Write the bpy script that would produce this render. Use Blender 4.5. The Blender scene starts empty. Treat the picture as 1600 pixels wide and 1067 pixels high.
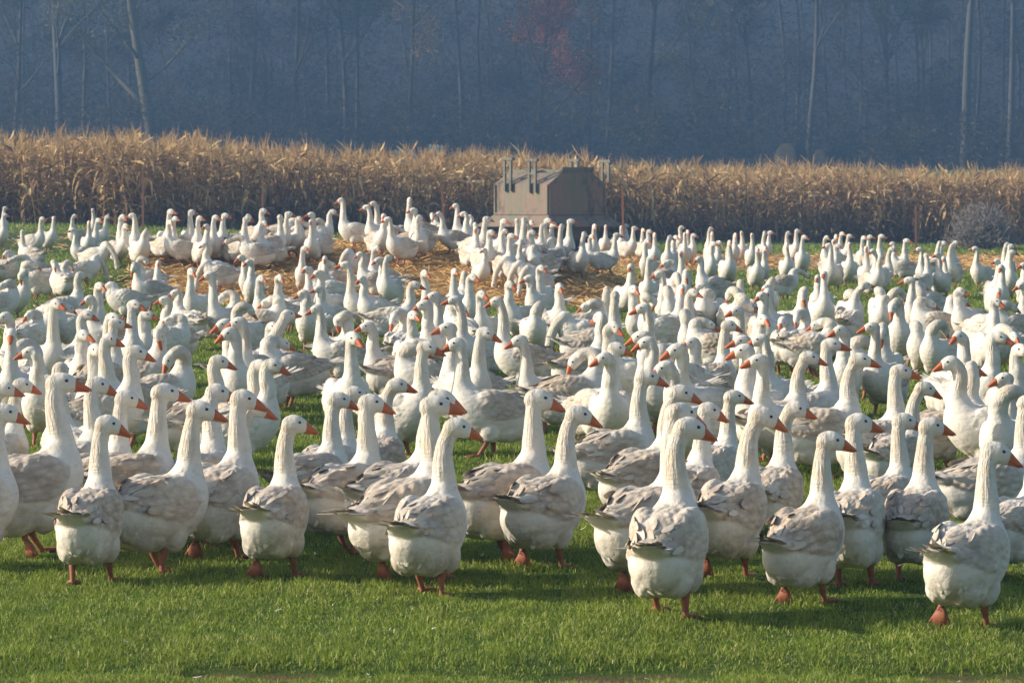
import bpy, math, random
import numpy as np
from mathutils import Vector, Matrix
from mathutils.bvhtree import BVHTree

# ------------------------------------------------------------------ camera, sky, sun, exposure
scene = bpy.context.scene
C = scene.collection
R = math.radians
HZ, CX, CY, F = 288.0, 800.0, 533.5, 5500.0        # horizon row, centre and focal length in photo pixels
CAM_H = 2.0
PITCH = math.atan((CY - HZ) / F)
cam_d = bpy.data.cameras.new('camera')
cam_d.sensor_width = 36.0
cam_d.lens = F / 1600.0 * 36.0
cam_d.clip_start, cam_d.clip_end = 0.5, 3000.0
cam = bpy.data.objects.new('camera', cam_d)
cam.location = (0, 0, CAM_H)
cam.rotation_euler = (R(90) - PITCH, 0, 0)
cam_d.dof.use_dof = True
cam_d.dof.focus_distance = 23.0
cam_d.dof.aperture_fstop = 13.0
C.objects.link(cam)
scene.camera = cam

SUN_EL, SUN_AZ = 23.0, 266.0          # degrees; azimuth clockwise from +Y, so 270 is the left of the photo
world = bpy.data.worlds.new('World')
scene.world = world
world.use_nodes = True
wn = world.node_tree
wn.nodes.clear()
sky = wn.nodes.new('ShaderNodeTexSky')
sky.sky_type = 'NISHITA'
sky.sun_disc = False
sky.sun_elevation = R(SUN_EL)
sky.sun_rotation = R(SUN_AZ)
sky.dust_density = 2.0
sky.air_density = 1.2
bgn = wn.nodes.new('ShaderNodeBackground')
bgn.inputs['Strength'].default_value = 0.13
wo = wn.nodes.new('ShaderNodeOutputWorld')
wn.links.new(sky.outputs[0], bgn.inputs[0])
wn.links.new(bgn.outputs[0], wo.inputs[0])
sd = bpy.data.lights.new('sun', 'SUN')
sd.energy = 5.0
sd.angle = R(0.6)
sd.color = (1.0, 0.89, 0.74)
sun = bpy.data.objects.new('sun', sd)
sv = Vector((math.sin(R(SUN_AZ)) * math.cos(R(SUN_EL)), math.cos(R(SUN_AZ)) * math.cos(R(SUN_EL)), math.sin(R(SUN_EL))))
sun.rotation_euler = sv.to_track_quat('Z', 'Y').to_euler()
C.objects.link(sun)
scene.view_settings.view_transform = 'Standard'
scene.view_settings.look = 'None'
scene.view_settings.exposure = 0.42
scene.view_settings.gamma = 1.0
scene.cycles.max_bounces = 6
scene.cycles.diffuse_bounces = 3
scene.cycles.transparent_max_bounces = 6
scene.cycles.volume_bounces = 1
scene.cycles.use_denoising = True

rng = np.random.default_rng(7)
random.seed(7)

# ------------------------------------------------------------------ helpers
def sstep(a, b, x):
    t = np.clip((x - a) / (b - a), 0, 1)
    return t * t * (3 - 2 * t)

def mesh_np(name, V, Fq, mats=(), smooth=True, mi=None):
    """V (n,3); Fq: list of (k, m) int arrays (mixed tri / quad arrays allowed)"""
    me = bpy.data.meshes.new(name)
    V = np.asarray(V, np.float32)
    arrs = [np.asarray(f, np.int32) for f in Fq if len(f)]
    me.vertices.add(len(V))
    me.vertices.foreach_set('co', V.ravel())
    nl = sum(a.size for a in arrs)
    npoly = sum(len(a) for a in arrs)
    me.loops.add(nl)
    me.loops.foreach_set('vertex_index', np.concatenate([a.ravel() for a in arrs]))
    me.polygons.add(npoly)
    sizes = np.concatenate([np.full(len(a), a.shape[1]) for a in arrs])
    starts = np.concatenate([[0], np.cumsum(sizes)[:-1]])
    me.polygons.foreach_set('loop_start', starts.astype(np.int32))
    for m in mats:
        me.materials.append(m)
    if mi is not None:
        me.polygons.foreach_set('material_index', np.asarray(mi, np.int32))
    me.polygons.foreach_set('use_smooth', np.full(npoly, smooth))
    me.update(calc_edges=True)
    return me

def attr(me, name, typ, data):
    a = me.attributes.new(name, typ, 'POINT')
    key = {'FLOAT': 'value', 'FLOAT_VECTOR': 'vector', 'FLOAT_COLOR': 'color'}[typ]
    a.data.foreach_set(key, np.asarray(data, np.float32).ravel())

def link(name, me, label=None, cat=None, kind=None, group=None, parent=None):
    o = bpy.data.objects.new(name, me)
    C.objects.link(o)
    if parent: o.parent = parent
    if label: o['label'] = label
    if cat: o['category'] = cat
    if kind: o['kind'] = kind
    if group: o['group'] = group
    return o

class Geo:
    """collects vertices and faces for one mesh"""
    def __init__(s):
        s.v = []; s.f = []; s.m = []; s.a = []; s.n = 0
    def add(s, V, Fs, mat=0, a=0.0):
        V = np.asarray(V, float).reshape(-1, 3)
        for f in Fs: s.f.append(tuple(i + s.n for i in f)); s.m.append(mat)
        s.v.append(V); s.a.append(np.full(len(V), a)); s.n += len(V)
    def mesh(s, name, mats=(), smooth=True):
        V = np.vstack(s.v)
        tri = [f for f in s.f if len(f) == 3]; qd = [f for f in s.f if len(f) == 4]; ng = [f for f in s.f if len(f) > 4]
        mi = [m for f, m in zip(s.f, s.m) if len(f) == 3] + [m for f, m in zip(s.f, s.m) if len(f) == 4] + [m for f, m in zip(s.f, s.m) if len(f) > 4]
        fl = [np.array(tri, int).reshape(-1, 3), np.array(qd, int).reshape(-1, 4)] + [np.array([f]) for f in ng]
        me = mesh_np(name, V, fl, mats, smooth, mi)
        attr(me, 'rnd', 'FLOAT', np.concatenate(s.a))
        return me
    def box(s, c, d, mat=0, rot=None, a=0.0):
        d = np.array(d) / 2
        P = np.array([[x, y, z] for x in (-1, 1) for y in (-1, 1) for z in (-1, 1)]) * d
        if rot is not None: P = P @ np.array(rot).T
        s.add(P + np.array(c), [(0, 1, 3, 2), (4, 6, 7, 5), (0, 4, 5, 1), (2, 3, 7, 6), (0, 2, 6, 4), (1, 5, 7, 3)], mat, a)

def circ_loft(secs, n=16, sup=2.0):
    """secs: list of (centre, up, side, a, b); closed with end caps -> V, faces"""
    th = np.linspace(0, 2 * math.pi, n, endpoint=False)
    ct, st = np.cos(th), np.sin(th)
    if sup != 2.0:
        ct = np.sign(ct) * abs(ct) ** (2 / sup); st = np.sign(st) * abs(st) ** (2 / sup)
    V = []
    for c, u, l, a, b in secs:
        V.append(np.array(c) + np.outer(ct * a, u) + np.outer(st * b, l))
    V = np.vstack(V + [np.array([secs[0][0]]), np.array([secs[-1][0]])])
    m = len(secs)
    Fs = []
    for i in range(m - 1):
        for j in range(n):
            k = (j + 1) % n
            Fs.append((i * n + j, i * n + k, (i + 1) * n + k, (i + 1) * n + j))
    for j in range(n):
        k = (j + 1) % n
        Fs.append((m * n, k, j)); Fs.append((m * n + 1, (m - 1) * n + j, (m - 1) * n + k))
    return V, Fs

def unit(v):
    v = np.asarray(v, float); return v / (np.linalg.norm(v) + 1e-9)

def path_secs(P, ra, rb=None, side=(0, 1, 0)):
    """loft sections along a 3D polyline P"""
    P = np.asarray(P, float); rb = ra if rb is None else rb
    out = []
    s = unit(side)
    for i in range(len(P)):
        t = unit(P[min(i + 1, len(P) - 1)] - P[max(i - 1, 0)])
        s = unit(s - t * np.dot(s, t))
        u = np.cross(t, s)
        out.append((P[i], u, s, ra[i], rb[i]))
    return out

def catmull(P, k=4):
    P = np.asarray(P, float)
    Q = np.vstack([2 * P[0] - P[1], P, 2 * P[-1] - P[-2]])
    out = []
    for i in range(1, len(Q) - 2):
        for t in np.arange(k) / k:
            a, b, c, d = Q[i - 1], Q[i], Q[i + 1], Q[i + 2]
            out.append(0.5 * (2 * b + (c - a) * t + (2 * a - 5 * b + 4 * c - d) * t * t + (3 * b - a - 3 * c + d) * t ** 3))
    out.append(P[-1])
    return np.array(out)

# ------------------------------------------------------------------ node helpers
class NT:
    def __init__(s, name):
        s.m = bpy.data.materials.new(name); s.m.use_nodes = True
        s.t = s.m.node_tree; s.t.nodes.clear()
    def n(s, typ, **kw):
        nd = s.t.nodes.new('ShaderNode' + typ)
        for k, v in kw.items():
            if k.startswith('_'): setattr(nd, k[1:], v)
            else: s.set(nd, k, v)
        return nd
    def set(s, nd, k, v):
        k = int(k[1:]) if k[0] == 'i' and k[1:].isdigit() else k.replace('__', ' ')
        inp = nd.inputs[k]
        if isinstance(v, bpy.types.NodeSocket): s.t.links.new(v, inp)
        else: inp.default_value = v
    def mix(s, fac, a, b, blend='MIX'):
        nd = s.t.nodes.new('ShaderNodeMix'); nd.data_type = 'RGBA'; nd.blend_type = blend
        s.set(nd, 'i0', fac); s.set(nd, 'i6', col(a)); s.set(nd, 'i7', col(b))
        return nd.outputs[2]
    def math(s, op, a, b=0.0, clamp=False):
        nd = s.t.nodes.new('ShaderNodeMath'); nd.operation = op; nd.use_clamp = clamp
        s.set(nd, 'i0', a); s.set(nd, 'i1', b)
        return nd.outputs[0]
    def ramp(s, fac, stops):
        nd = s.t.nodes.new('ShaderNodeValToRGB')
        el = nd.color_ramp.elements
        while len(el) < len(stops): el.new(0.5)
        for e, (p, c) in zip(el, stops):
            e.position = p; e.color = (c, c, c, 1) if isinstance(c, (int, float)) else (*c, 1)
        s.set(nd, 'i0', fac)
        return nd.outputs[0]
    def noise(s, vec, scale, detail=3.0, rough=0.55):
        nd = s.t.nodes.new('ShaderNodeTexNoise')
        if vec is not None: s.set(nd, 'Vector', vec)
        s.set(nd, 'Scale', scale); s.set(nd, 'Detail', detail); s.set(nd, 'Roughness', rough)
        return nd.outputs[0]
    def vscale(s, vec, xyz):
        nd = s.t.nodes.new('ShaderNodeVectorMath'); nd.operation = 'MULTIPLY'
        s.set(nd, 'i0', vec); s.set(nd, 'i1', xyz)
        return nd.outputs[0]
    def vadd(s, a, b):
        nd = s.t.nodes.new('ShaderNodeVectorMath'); nd.operation = 'ADD'
        s.set(nd, 'i0', a); s.set(nd, 'i1', b)
        return nd.outputs[0]
    def attr(s, name, out=1, typ='GEOMETRY'):
        nd = s.t.nodes.new('ShaderNodeAttribute'); nd.attribute_name = name; nd.attribute_type = typ
        return nd.outputs[out]
    def bump(s, h, strength=0.5, dist=0.01, normal=None):
        nd = s.t.nodes.new('ShaderNodeBump')
        s.set(nd, 'Height', h); s.set(nd, 'Strength', strength); s.set(nd, 'Distance', dist)
        if normal is not None: s.set(nd, 'Normal', normal)
        return nd.outputs[0]
    def out(s, base, rough=0.8, normal=None, spec=0.2, transl=0.0, tcol=None, sheen=0.0):
        p = s.n('BsdfPrincipled')
        s.set(p, 'Base Color', col(base)); s.set(p, 'Roughness', rough); s.set(p, 'Specular IOR Level', spec)
        if sheen: s.set(p, 'Sheen Weight', sheen)
        if normal is not None: s.set(p, 'Normal', normal)
        o = s.n('OutputMaterial')
        sh = p.outputs[0]
        if transl:
            t = s.n('BsdfTranslucent'); s.set(t, 'Color', col(base if tcol is None else tcol))
            mx = s.n('MixShader'); s.set(mx, 'i0', transl)
            s.t.links.new(p.outputs[0], mx.inputs[1]); s.t.links.new(t.outputs[0], mx.inputs[2]); sh = mx.outputs[0]
        s.t.links.new(sh, o.inputs[0])
        return s.m

def col(c):
    if isinstance(c, bpy.types.NodeSocket): return c
    if isinstance(c, (int, float)): return (c, c, c, 1)
    return (*c, 1) if len(c) == 3 else c

# ------------------------------------------------------------------ goose materials
def mat_plumage():
    t = NT('goose_plumage')
    msk = t.n('SeparateColor'); t.set(msk, 'i0', t.attr('msk', 0))
    wing, neck, dirt = msk.outputs[0], msk.outputs[1], msk.outputs[2]
    bco, nco = t.attr('bco', 1), t.attr('nco', 1)
    oi = t.n('ObjectInfo')
    oc = t.n('SeparateColor'); t.set(oc, 'i0', oi.outputs['Color'])
    tone, stain, warm = oc.outputs[0], oc.outputs[1], oc.outputs[2]
    off = t.n('CombineXYZ'); t.set(off, 'i0', t.math('MULTIPLY', oi.outputs['Random'], 37.0)); t.set(off, 'i1', t.math('MULTIPLY', oi.outputs['Random'], 91.0))
    bo = t.vadd(bco, off.outputs[0])
    white = t.mix(t.noise(t.vscale(bo, (7, 7, 7)), 1.0, 2), (0.62, 0.575, 0.50), (0.78, 0.745, 0.675))
    white = t.mix(t.math('MULTIPLY', neck, t.math('MULTIPLY', t.ramp(t.noise(bo, 12.0, 3), [(.35, 0.), (.7, 1.)]), 0.6)), white, (0.58, 0.455, 0.30))
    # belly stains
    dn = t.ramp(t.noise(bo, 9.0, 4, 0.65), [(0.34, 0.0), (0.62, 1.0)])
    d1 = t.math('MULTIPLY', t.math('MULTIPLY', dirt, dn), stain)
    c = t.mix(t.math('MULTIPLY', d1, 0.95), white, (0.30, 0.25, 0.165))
    # scattered grey smudges on the flanks
    sm = t.ramp(t.noise(t.vscale(bo, (16, 30, 30)), 1.0, 4, 0.7), [(0.54, 0.0), (0.70, 1.0)])
    c = t.mix(t.math('MULTIPLY', t.math('MULTIPLY', sm, stain), 0.5), c, (0.36, 0.32, 0.28))
    # wing and back: tan and grey feathers in streaks
    streak = t.noise(t.vscale(bo, (7, 38, 38)), 1.0, 4, 0.6)
    big = t.noise(bo, 5.0, 2)
    tan = t.mix(t.ramp(streak, [(0.28, 0.0), (0.62, 1.0)]), (0.36, 0.275, 0.20), (0.60, 0.495, 0.385))
    grey = t.mix(streak, (0.40, 0.355, 0.31), (0.56, 0.51, 0.45))
    wc = t.mix(t.ramp(warm, [(0.15, 0.2), (0.55, 1.0)]), grey, tan)
    bx = t.n('SeparateXYZ'); t.set(bx, 'i0', bco)
    rear = t.math('MULTIPLY', bx.outputs[0], -1.0)
    wf = t.ramp(t.math('ADD', t.math('ADD', t.math('MULTIPLY', big, 0.9), t.math('MULTIPLY', tone, 0.65)), rear), [(0.47, 0.0), (1.10, 1.0)])
    vo = t.n('TexVoronoi', _feature='F1'); t.set(vo, 'Vector', t.vscale(bo, (15, 26, 26))); t.set(vo, 'Scale', 1.0)
    vd = vo.outputs['Distance']
    edge = t.ramp(vd, [(0.25, 1.0), (0.75, 0.75)])
    wc2 = t.mix(1.0, wc, edge, 'MULTIPLY')
    c = t.mix(t.math('MULTIPLY', wing, wf), c, wc2)
    # relief
    furrow = t.noise(t.vscale(nco, (1, 1, 1)), 1.0, 3, 0.6)
    fl = t.noise(t.vscale(bo, (30, 60, 60)), 1.0, 4, 0.7)
    h_body = t.math('ADD', t.math('MULTIPLY', t.math('MULTIPLY', vd, -1.0), t.math('ADD', t.math('MULTIPLY', wing, 0.8), 0.42)), t.math('MULTIPLY', fl, 0.5))
    h = t.math('ADD', t.math('MULTIPLY', h_body, t.math('SUBTRACT', 1.0, neck)), t.math('MULTIPLY', t.math('MULTIPLY', furrow, neck), 2.4))
    return t.out(c, 0.75, t.bump(h, 0.75, 0.012), 0.15, sheen=0.15)

def mat_feather():
    t = NT('goose_flight_feather')
    r = t.attr('rnd', 2)
    oi = t.n('ObjectInfo'); oc = t.n('SeparateColor'); t.set(oc, 'i0', oi.outputs['Color'])
    bo = t.attr('bco', 1)
    st = t.noise(t.vscale(bo, (12, 70, 70)), 1.0, 3)
    dark = t.ramp(r, [(0.0, (0.19, 0.14, 0.10)), (0.25, (0.40, 0.31, 0.22)), (0.65, (0.58, 0.50, 0.39)), (1.0, (0.76, 0.70, 0.59))])
    tone = t.math('ADD', t.math('MULTIPLY', oc.outputs[0], 0.9), 0.05, True)
    c = t.mix(tone, (0.76, 0.71, 0.61), dark)
    c = t.mix(t.math('MULTIPLY', st, 0.35), c, (0.2, 0.17, 0.14))
    return t.out(c, 0.7, t.bump(st, 0.4, 0.004), 0.2)

def mat_simple(name, c1, c2, scale=30.0, rough=0.5, spec=0.3, bump=0.3, coord='bco'):
    t = NT(name)
    v = t.attr(coord, 1)
    nz = t.noise(v, scale, 3)
    return t.out(t.mix(nz, c1, c2), rough, t.bump(nz, bump, 0.003), spec)

M_PL = mat_plumage(); M_FE = mat_feather()
M_BK = mat_simple('goose_beak', (0.56, 0.155, 0.055), (0.40, 0.105, 0.04), 40, 0.42, 0.4, 0.15)
M_LG = mat_simple('goose_leg', (0.46, 0.16, 0.085), (0.13, 0.06, 0.045), 26, 0.6, 0.3, 0.5)
M_EY = mat_simple('goose_eye', (0.012, 0.008, 0.01), (0.02, 0.012, 0.012), 20, 0.12, 0.6, 0.0)
GM = (M_PL, M_BK, M_LG, M_EY, M_FE)

# ------------------------------------------------------------------ goose builder
TORSO = [(-.350, .262, .02, .03), (-.335, .265, .065, .07), (-.295, .27, .108, .112), (-.22, .277, .145, .145), (-.13, .28, .168, .166),
         (-.03, .296, .174, .176), (.06, .322, .172, .174), (.125, .362, .156, .164), (.165, .412, .134, .143), (.186, .462, .102, .108), (.197, .508, .075, .076), (.202, .55, .060, .060)]
NECK0 = [((.165, 0, .45), .092), ((.194, 0, .53), .066)]
def rz(p, a, ax=0.205):
    c, s = math.cos(a), math.sin(a); x, y, z = p[0] - ax, p[1], p[2]
    return (ax + c * x - s * y, s * x + c * y, z)
POSES = {   # neck points (x, y, z, r) after NECK0, head centre, head direction; `up` necks can turn the head by any yaw
    'T': ([(.199, 0, .60, .0580), (.201, 0, .67, .0480), (.205, 0, .73, .0435), (.212, 0, .775, .0440)], (.238, 0, .808), (1, 0, -.17)),
    'U': ([(.200, 0, .61, .0600), (.201, 0, .70, .0510), (.204, 0, .79, .0465), (.211, 0, .85, .0460)], (.238, 0, .880), (1, 0, -.10)),
    'M': ([(.198, 0, .585, .066), (.186, 0, .635, .056), (.190, 0, .675, .052)], (.228, 0, .700), (1, 0, -.18)),
    'N': ([(.207, 0, .59, .060), (.196, 0, .65, .0535), (.192, 0, .705, .050), (.204, 0, .738, .0485)], (.236, 0, .760), (1, 0, -.22)),
    'L': ([(.185, 0, .57, .072), (.182, 0, .60, .060)], (.225, 0, .622), (1, 0, -.2)),
    'F': ([(.225, 0, .58, .062), (.265, 0, .65, .052), (.305, 0, .71, .048), (.325, 0, .745, .046)], (.352, 0, .775), (1, 0, .12)),
    'B': ([(.205, 0, .59, .064), (.205, 0, .65, .056), (.225, 0, .695, .052), (.265, 0, .71, .048), (.295, 0, .690, .045)], (.312, 0, .655), (.35, 0, -1)),   # looking down at the breast
    'P': ([(.205, .01, .59, .066), (.215, .045, .645, .056), (.200, .085, .672, .052), (.160, .120, .660, .048)], (.125, .140, .625), (-.45, .25, -1)),      # preening the shoulder
    'Q': ([(.200, .01, .58, .068), (.190, .04, .63, .058), (.145, .07, .650, .053), (.09, .085, .630, .049)], (.055, .09, .595), (-.75, .1, -.75)),         # preening the back
    'G': ([(.235, 0, .50, .072), (.29, 0, .46, .060), (.345, 0, .38, .052), (.385, 0, .28, .047), (.405, 0, .18, .045)], (.415, 0, .12), (.25, 0, -1)),     # grazing
    'H': ([(.245, 0, .54, .066), (.31, 0, .545, .055), (.38, 0, .53, .050), (.44, 0, .50, .047)], (.48, 0, .48), (1, 0, -.35)),                             # neck held low and forward
    'S': ([(.185, .01, .56, .075), (.150, .04, .585, .062), (.09, .05, .580, .054)], (.045, .052, .560), (-1, .05, -.25)),                                  # head tucked on the back
}
HEADS = {k: Vector(v[1]) for k, v in POSES.items()}

def foot(side_y, fx, lift, pitch, gz=0.0, splay=0.12):
    """webbed foot and shank; returns list of (V, faces)"""
    out = []
    heel = np.array([fx, side_y, 0.012 + lift])
    hip = np.array([0.0 + fx * .25, side_y * 1.05, .20])
    knee = heel * .5 + hip * .5 + np.array([-.018, 0, 0])
    P = catmull([hip, knee, heel + np.array([0, 0, .01]), heel], 3)
    r = np.interp(np.linspace(0, 1, len(P)), [0, .25, .5, .8, 1], [.030, .024, .0140, .0130, .016])
    out.append(circ_loft(path_secs(P, r), 8))
    cp, sp = math.cos(pitch), math.sin(pitch)
    sgn = 1 if side_y > 0 else -1
    def tr(p):
        x, y, z = p
        a = splay * sgn
        x, y = x * math.cos(a) - y * math.sin(a), x * math.sin(a) + y * math.cos(a)
        return heel + np.array([x * cp + z * sp, y, -x * sp + z * cp])
    toes = [(.088, .050), (.112, .0), (.088, -.050)]
    for tx, ty in toes:
        Q = [tr((0, 0, 0)), tr((tx * .35, ty * .35, .007)), tr((tx * .7, ty * .7, .003)), tr((tx, ty, -.005))]
        out.append(circ_loft(path_secs(Q, [.0125, .0100, .008, .0045]), 6))
    Q = [tr((0, 0, 0)), tr((-.022, 0, .004))]
    out.append(circ_loft(path_secs(Q, [.006, .003]), 5))
    top = [(0, 0), (.062, .038), (.088, .050), (.086, .024), (.112, 0), (.086, -.024), (.088, -.050), (.062, -.038)]
    V = [tr((x, y, .002)) for x, y in top] + [tr((x, y, -.005)) for x, y in top]
    n = len(top)
    Fs = [tuple([0, i, i + 1]) for i in range(1, n - 1)] + [tuple([n, n + i + 1, n + i]) for i in range(1, n - 1)]
    Fs += [(i, n + i, n + (i + 1) % n, (i + 1) % n) for i in range(n)]
    out.append((np.array(V), Fs))
    return out

def blade(base, d, nrm, L, W, curl=0.0, k=6):
    d = unit(d); nrm = unit(np.array(nrm) - d * np.dot(nrm, d)); s = np.cross(d, nrm)
    prof = [(0, .30), (.2, .75), (.45, 1.0), (.7, .92), (.9, .55), (1.0, .08)][:k]
    T = []; B = []
    for t, w in prof:
        c = base + d * (L * t) + nrm * (curl * t * t)
        T += [c - s * W * .5 * w - nrm * .0012, c + nrm * .0004, c + s * W * .5 * w - nrm * .0012]
        B += [c - s * W * .5 * w - nrm * .0016, c - nrm * .0010, c + s * W * .5 * w - nrm * .0016]
    Fs = []; m = len(prof) * 3
    for i in range(len(prof) - 1):
        for j in range(2):
            a = i * 3 + j
            Fs.append((a, a + 1, a + 4, a + 3)); Fs.append((m + a + 3, m + a + 4, m + a + 1, m + a))
    return np.array(T + B), Fs

def remesh(parts, voxel, it):
    V = []; Fs = []; n = 0
    for v, f in parts:
        V.append(v); Fs += [tuple(i + n for i in q) for q in f]; n += len(v)
    me = bpy.data.meshes.new('tmp'); me.from_pydata(np.vstack(V).tolist(), [], Fs); me.update()
    o = bpy.data.objects.new('tmp', me); C.objects.link(o)
    m = o.modifiers.new('r', 'REMESH'); m.mode = 'VOXEL'; m.voxel_size = voxel; m.use_smooth_shade = True
    s = o.modifiers.new('s', 'SMOOTH'); s.factor = 0.5; s.iterations = it
    dg = bpy.context.evaluated_depsgraph_get()
    e = o.evaluated_get(dg); em = e.to_mesh()
    nv = len(em.vertices); co = np.empty(nv * 3, np.float32); em.vertices.foreach_get('co', co)
    no = np.empty(nv * 3, np.float32); em.vertices.foreach_get('normal', no)
    faces = [tuple(p.vertices) for p in em.polygons]
    e.to_mesh_clear(); bpy.data.objects.remove(o); bpy.data.meshes.remove(me)
    return co.reshape(-1, 3).astype(float), no.reshape(-1, 3).astype(float), faces

def build_goose(pose, hyaw, mirror, legs, hi, seed, lean=None):
    """one goose mesh, feet at the origin, facing +x. hyaw: head yaw relative to body (radians)."""
    rs = random.Random(seed)
    fat = rs.uniform(.84, .94)
    neck, hc, hd = POSES[pose]
    npts = [np.array(p) for p, r in NECK0] + [np.array(p[:3]) for p in neck]
    nr = [r for p, r in NECK0] + [p[3] for p in neck]
    hc = np.array(hc, float); hd = unit(hd)
    if pose in 'TUN':
        lx, ly, pt_ = lean if lean else (rs.uniform(-.02, .03), rs.uniform(-.02, .02), rs.uniform(-.15, .1))
        hc = hc + np.array([lx, ly, 0]); hd = unit(hd + np.array([0, 0, pt_]))
        for i in range(2, len(npts)):
            w = (npts[i][2] - .53) / (hc[2] - .53)
            npts[i] = npts[i] + np.array([lx * w ** 1.6 - abs(lx) * .55 * math.sin(math.pi * w), ly * w ** 1.6, 0])
    if hyaw and pose in 'TUMNLFB':
        m = len(npts)
        for i in range(2, m):
            w = ((i - 1) / (m - 1)) ** 1.5
            npts[i] = np.array(rz(npts[i], hyaw * w))
        hc = np.array(rz(hc, hyaw)); hd = np.array(rz(hd + np.array([.205, 0, 0]), hyaw))
    up = unit(np.array([0, 0, 1.0]) - hd * hd[2]) if abs(hd[2]) < .8 else unit(np.cross(hd, np.cross(np.array([-1.0 if pose in 'BG' else 1.0, 0, .4]) * (-1 if pose in 'BG' else 1), hd)))
    if pose in 'BG': up = unit(np.array(rz((.205 + 1, 0, .2), hyaw)) - np.array([.205, 0, 0]) - hd * np.dot(hd, np.array(rz((.205 + 1, 0, .2), hyaw)) - np.array([.205, 0, 0])))
    lat = np.cross(up, hd)
    def hl(f, u, s=0.0): return hc + hd * f + up * u + lat * s
    parts = []
    # torso
    P = catmull([(x, 0, z) for x, z, a, b in TORSO], 2)
    ra = catmull([(a, 0, 0) for x, z, a, b in TORSO], 2)[:, 0]; rb = catmull([(b, 0, 0) for x, z, a, b in TORSO], 2)[:, 0] * fat
    parts.append(circ_loft(path_secs(P, ra, rb), 28, 2.1))
    # paunch lobes, thighs, breast, tail root
    for s in (-1, 1):
        for cx, cz, rx, ry, rzz, yy in ((-.13, .200, .15, .078, .092, .058), (.01, .198, .085, .065, .092, .085)):
            th = np.linspace(-1, 1, 9)
            parts.append(circ_loft([(np.array([cx + t * rx, s * yy, cz]), (0, 0, 1), (0, 1, 0), rzz * math.sqrt(max(1e-4, 1 - t * t)), ry * math.sqrt(max(1e-4, 1 - t * t))) for t in th * .995], 14))
    parts.append(circ_loft([(np.array(c), (0, 0, 1), (0, 1, 0), a, b) for c, a, b in (((-.20, 0, .325), .07, .11), ((-.29, 0, .338), .056, .092), ((-.36, 0, .358), .034, .078), ((-.415, 0, .376), .016, .066), ((-.445, 0, .386), .006, .05))], 12))
    # folded wings as shells hugging the flanks
    for s in (-1, 1):
        secs = []
        for t in np.linspace(0, 1, 9):
            x = .135 - .43 * t
            w = math.sin(math.pi * min(1, (t * .93 + .07)) ** .75)
            secs.append((np.array([x, s * (.118 * (1 - .62 * t ** 2.2)) * fat, .385 - .035 * t + .02 * t * t]), (0, 0, 1), (0, 1, 0), .112 * max(w, .08), .062 * max(w, .08)))
        parts.append(circ_loft(secs, 14))
    # the rounded back between the wings
    th = np.linspace(-.995, .995, 9)
    parts.append(circ_loft([(np.array([-.075 + t * .215, 0, .392 + .03 * t]), (0, 0, 1), (0, 1, 0), .082 * math.sqrt(1 - t * t), .105 * math.sqrt(1 - t * t)) for t in th], 14))
    # neck + head
    NP = catmull(npts + [hl(-.025, -.004)], 4)
    nrr = np.interp(np.linspace(0, len(nr), len(NP)), range(len(nr) + 1), nr + [.045])
    parts.append(circ_loft(path_secs(NP, nrr, nrr * .97), 16))
    parts.append(circ_loft([(hl(f, u), up, lat, a, b) for f, u, a, b in ((-.062, -.010, .024, .022), (-.048, -.006, .040, .035), (-.02, .0, .0495, .0415), (.010, .001, .0500, .0415),
        (.036, -.003, .0445, .0365), (.056, -.008, .037, .030), (.066, -.011, .031, .025))], 18))
    vox = .0078 if hi else .0125
    V, N, faces = remesh(parts, vox, 5 if hi else 3)
    # ---- masks
    x, y, z = V.T
    zl = np.interp(x, [-.36, -.25, -.12, .0, .08, .13, .17], [.335, .305, .272, .262, .29, .35, .44])
    seg = NP
    dn = np.full(len(V), 9.0); ti = np.zeros(len(V)); off = np.zeros((len(V), 3))
    for i, p in enumerate(seg):
        if i < 2: continue
        d = np.linalg.norm(V - p, axis=1) - nrr[i] * .3
        sel = d < dn
        dn[sel] = d[sel]; ti[sel] = i; off[sel] = (V - p)[sel]
    dh = np.linalg.norm(V - hc, axis=1)
    on_neck = ((dn < np.interp(ti, np.arange(len(nrr)), nrr) * 1.7) & (ti > 3)) | (dh < .075)
    if pose in 'PQS': on_neck &= (z > .52) | (dh < .06)
    neckm = np.where(on_neck, sstep(4, 10, ti), 0.0); neckm *= .10 + .90 * sstep(-.015, -.055, (V - hc) @ hd + .25 * ((V - hc) @ up))
    wingm = sstep(-.006, .010, z - zl) * (1 - sstep(.06, .15, x + (z - .45) * .6 + .03 * np.sin(abs(y) * 60 + seed))) * (1 - on_neck)
    wingm *= sstep(-.37, -.33, x)
    # lift the wing off the flank, feather rows, ruffles on the belly
    disp = wingm * .007
    row = np.sin((x * 1.0 + abs(y) * .35 + .02 * np.sin(z * 50)) * 118) * .0016 + np.sin((abs(y) * 1.3 + z) * 150 + x * 40) * .0010
    disp += wingm * row
    belly = sstep(.30, .16, z) * (1 - neckm)
    disp += belly * (.0026 * np.sin(x * 60 + 3 * np.sin(y * 45)) * np.sin(y * 55 + z * 30 + seed))
    ang = np.arctan2(off @ lat, off @ np.cross(lat, np.array([0, 0, 1.0]) + 1e-6))
    disp += neckm * (dh > .06) * .0012 * np.sin(ang * 17 + np.sin(ti * .55) * 2.2)
    V = V + N * disp[:, None]
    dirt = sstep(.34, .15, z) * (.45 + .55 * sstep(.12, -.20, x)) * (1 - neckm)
    od = off / (np.linalg.norm(off, axis=1)[:, None] + 1e-6)
    nco = np.column_stack([od * 5.5, ]) ; nco[:, 2] = ti / 4.0 * .9
    tail_w = sstep(-.31, -.35, x) * sstep(.345, .365, z - .2 * (-.34 - x))
    msk = np.column_stack([np.maximum(wingm, tail_w * .8), neckm, dirt, np.ones(len(V))])
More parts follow.
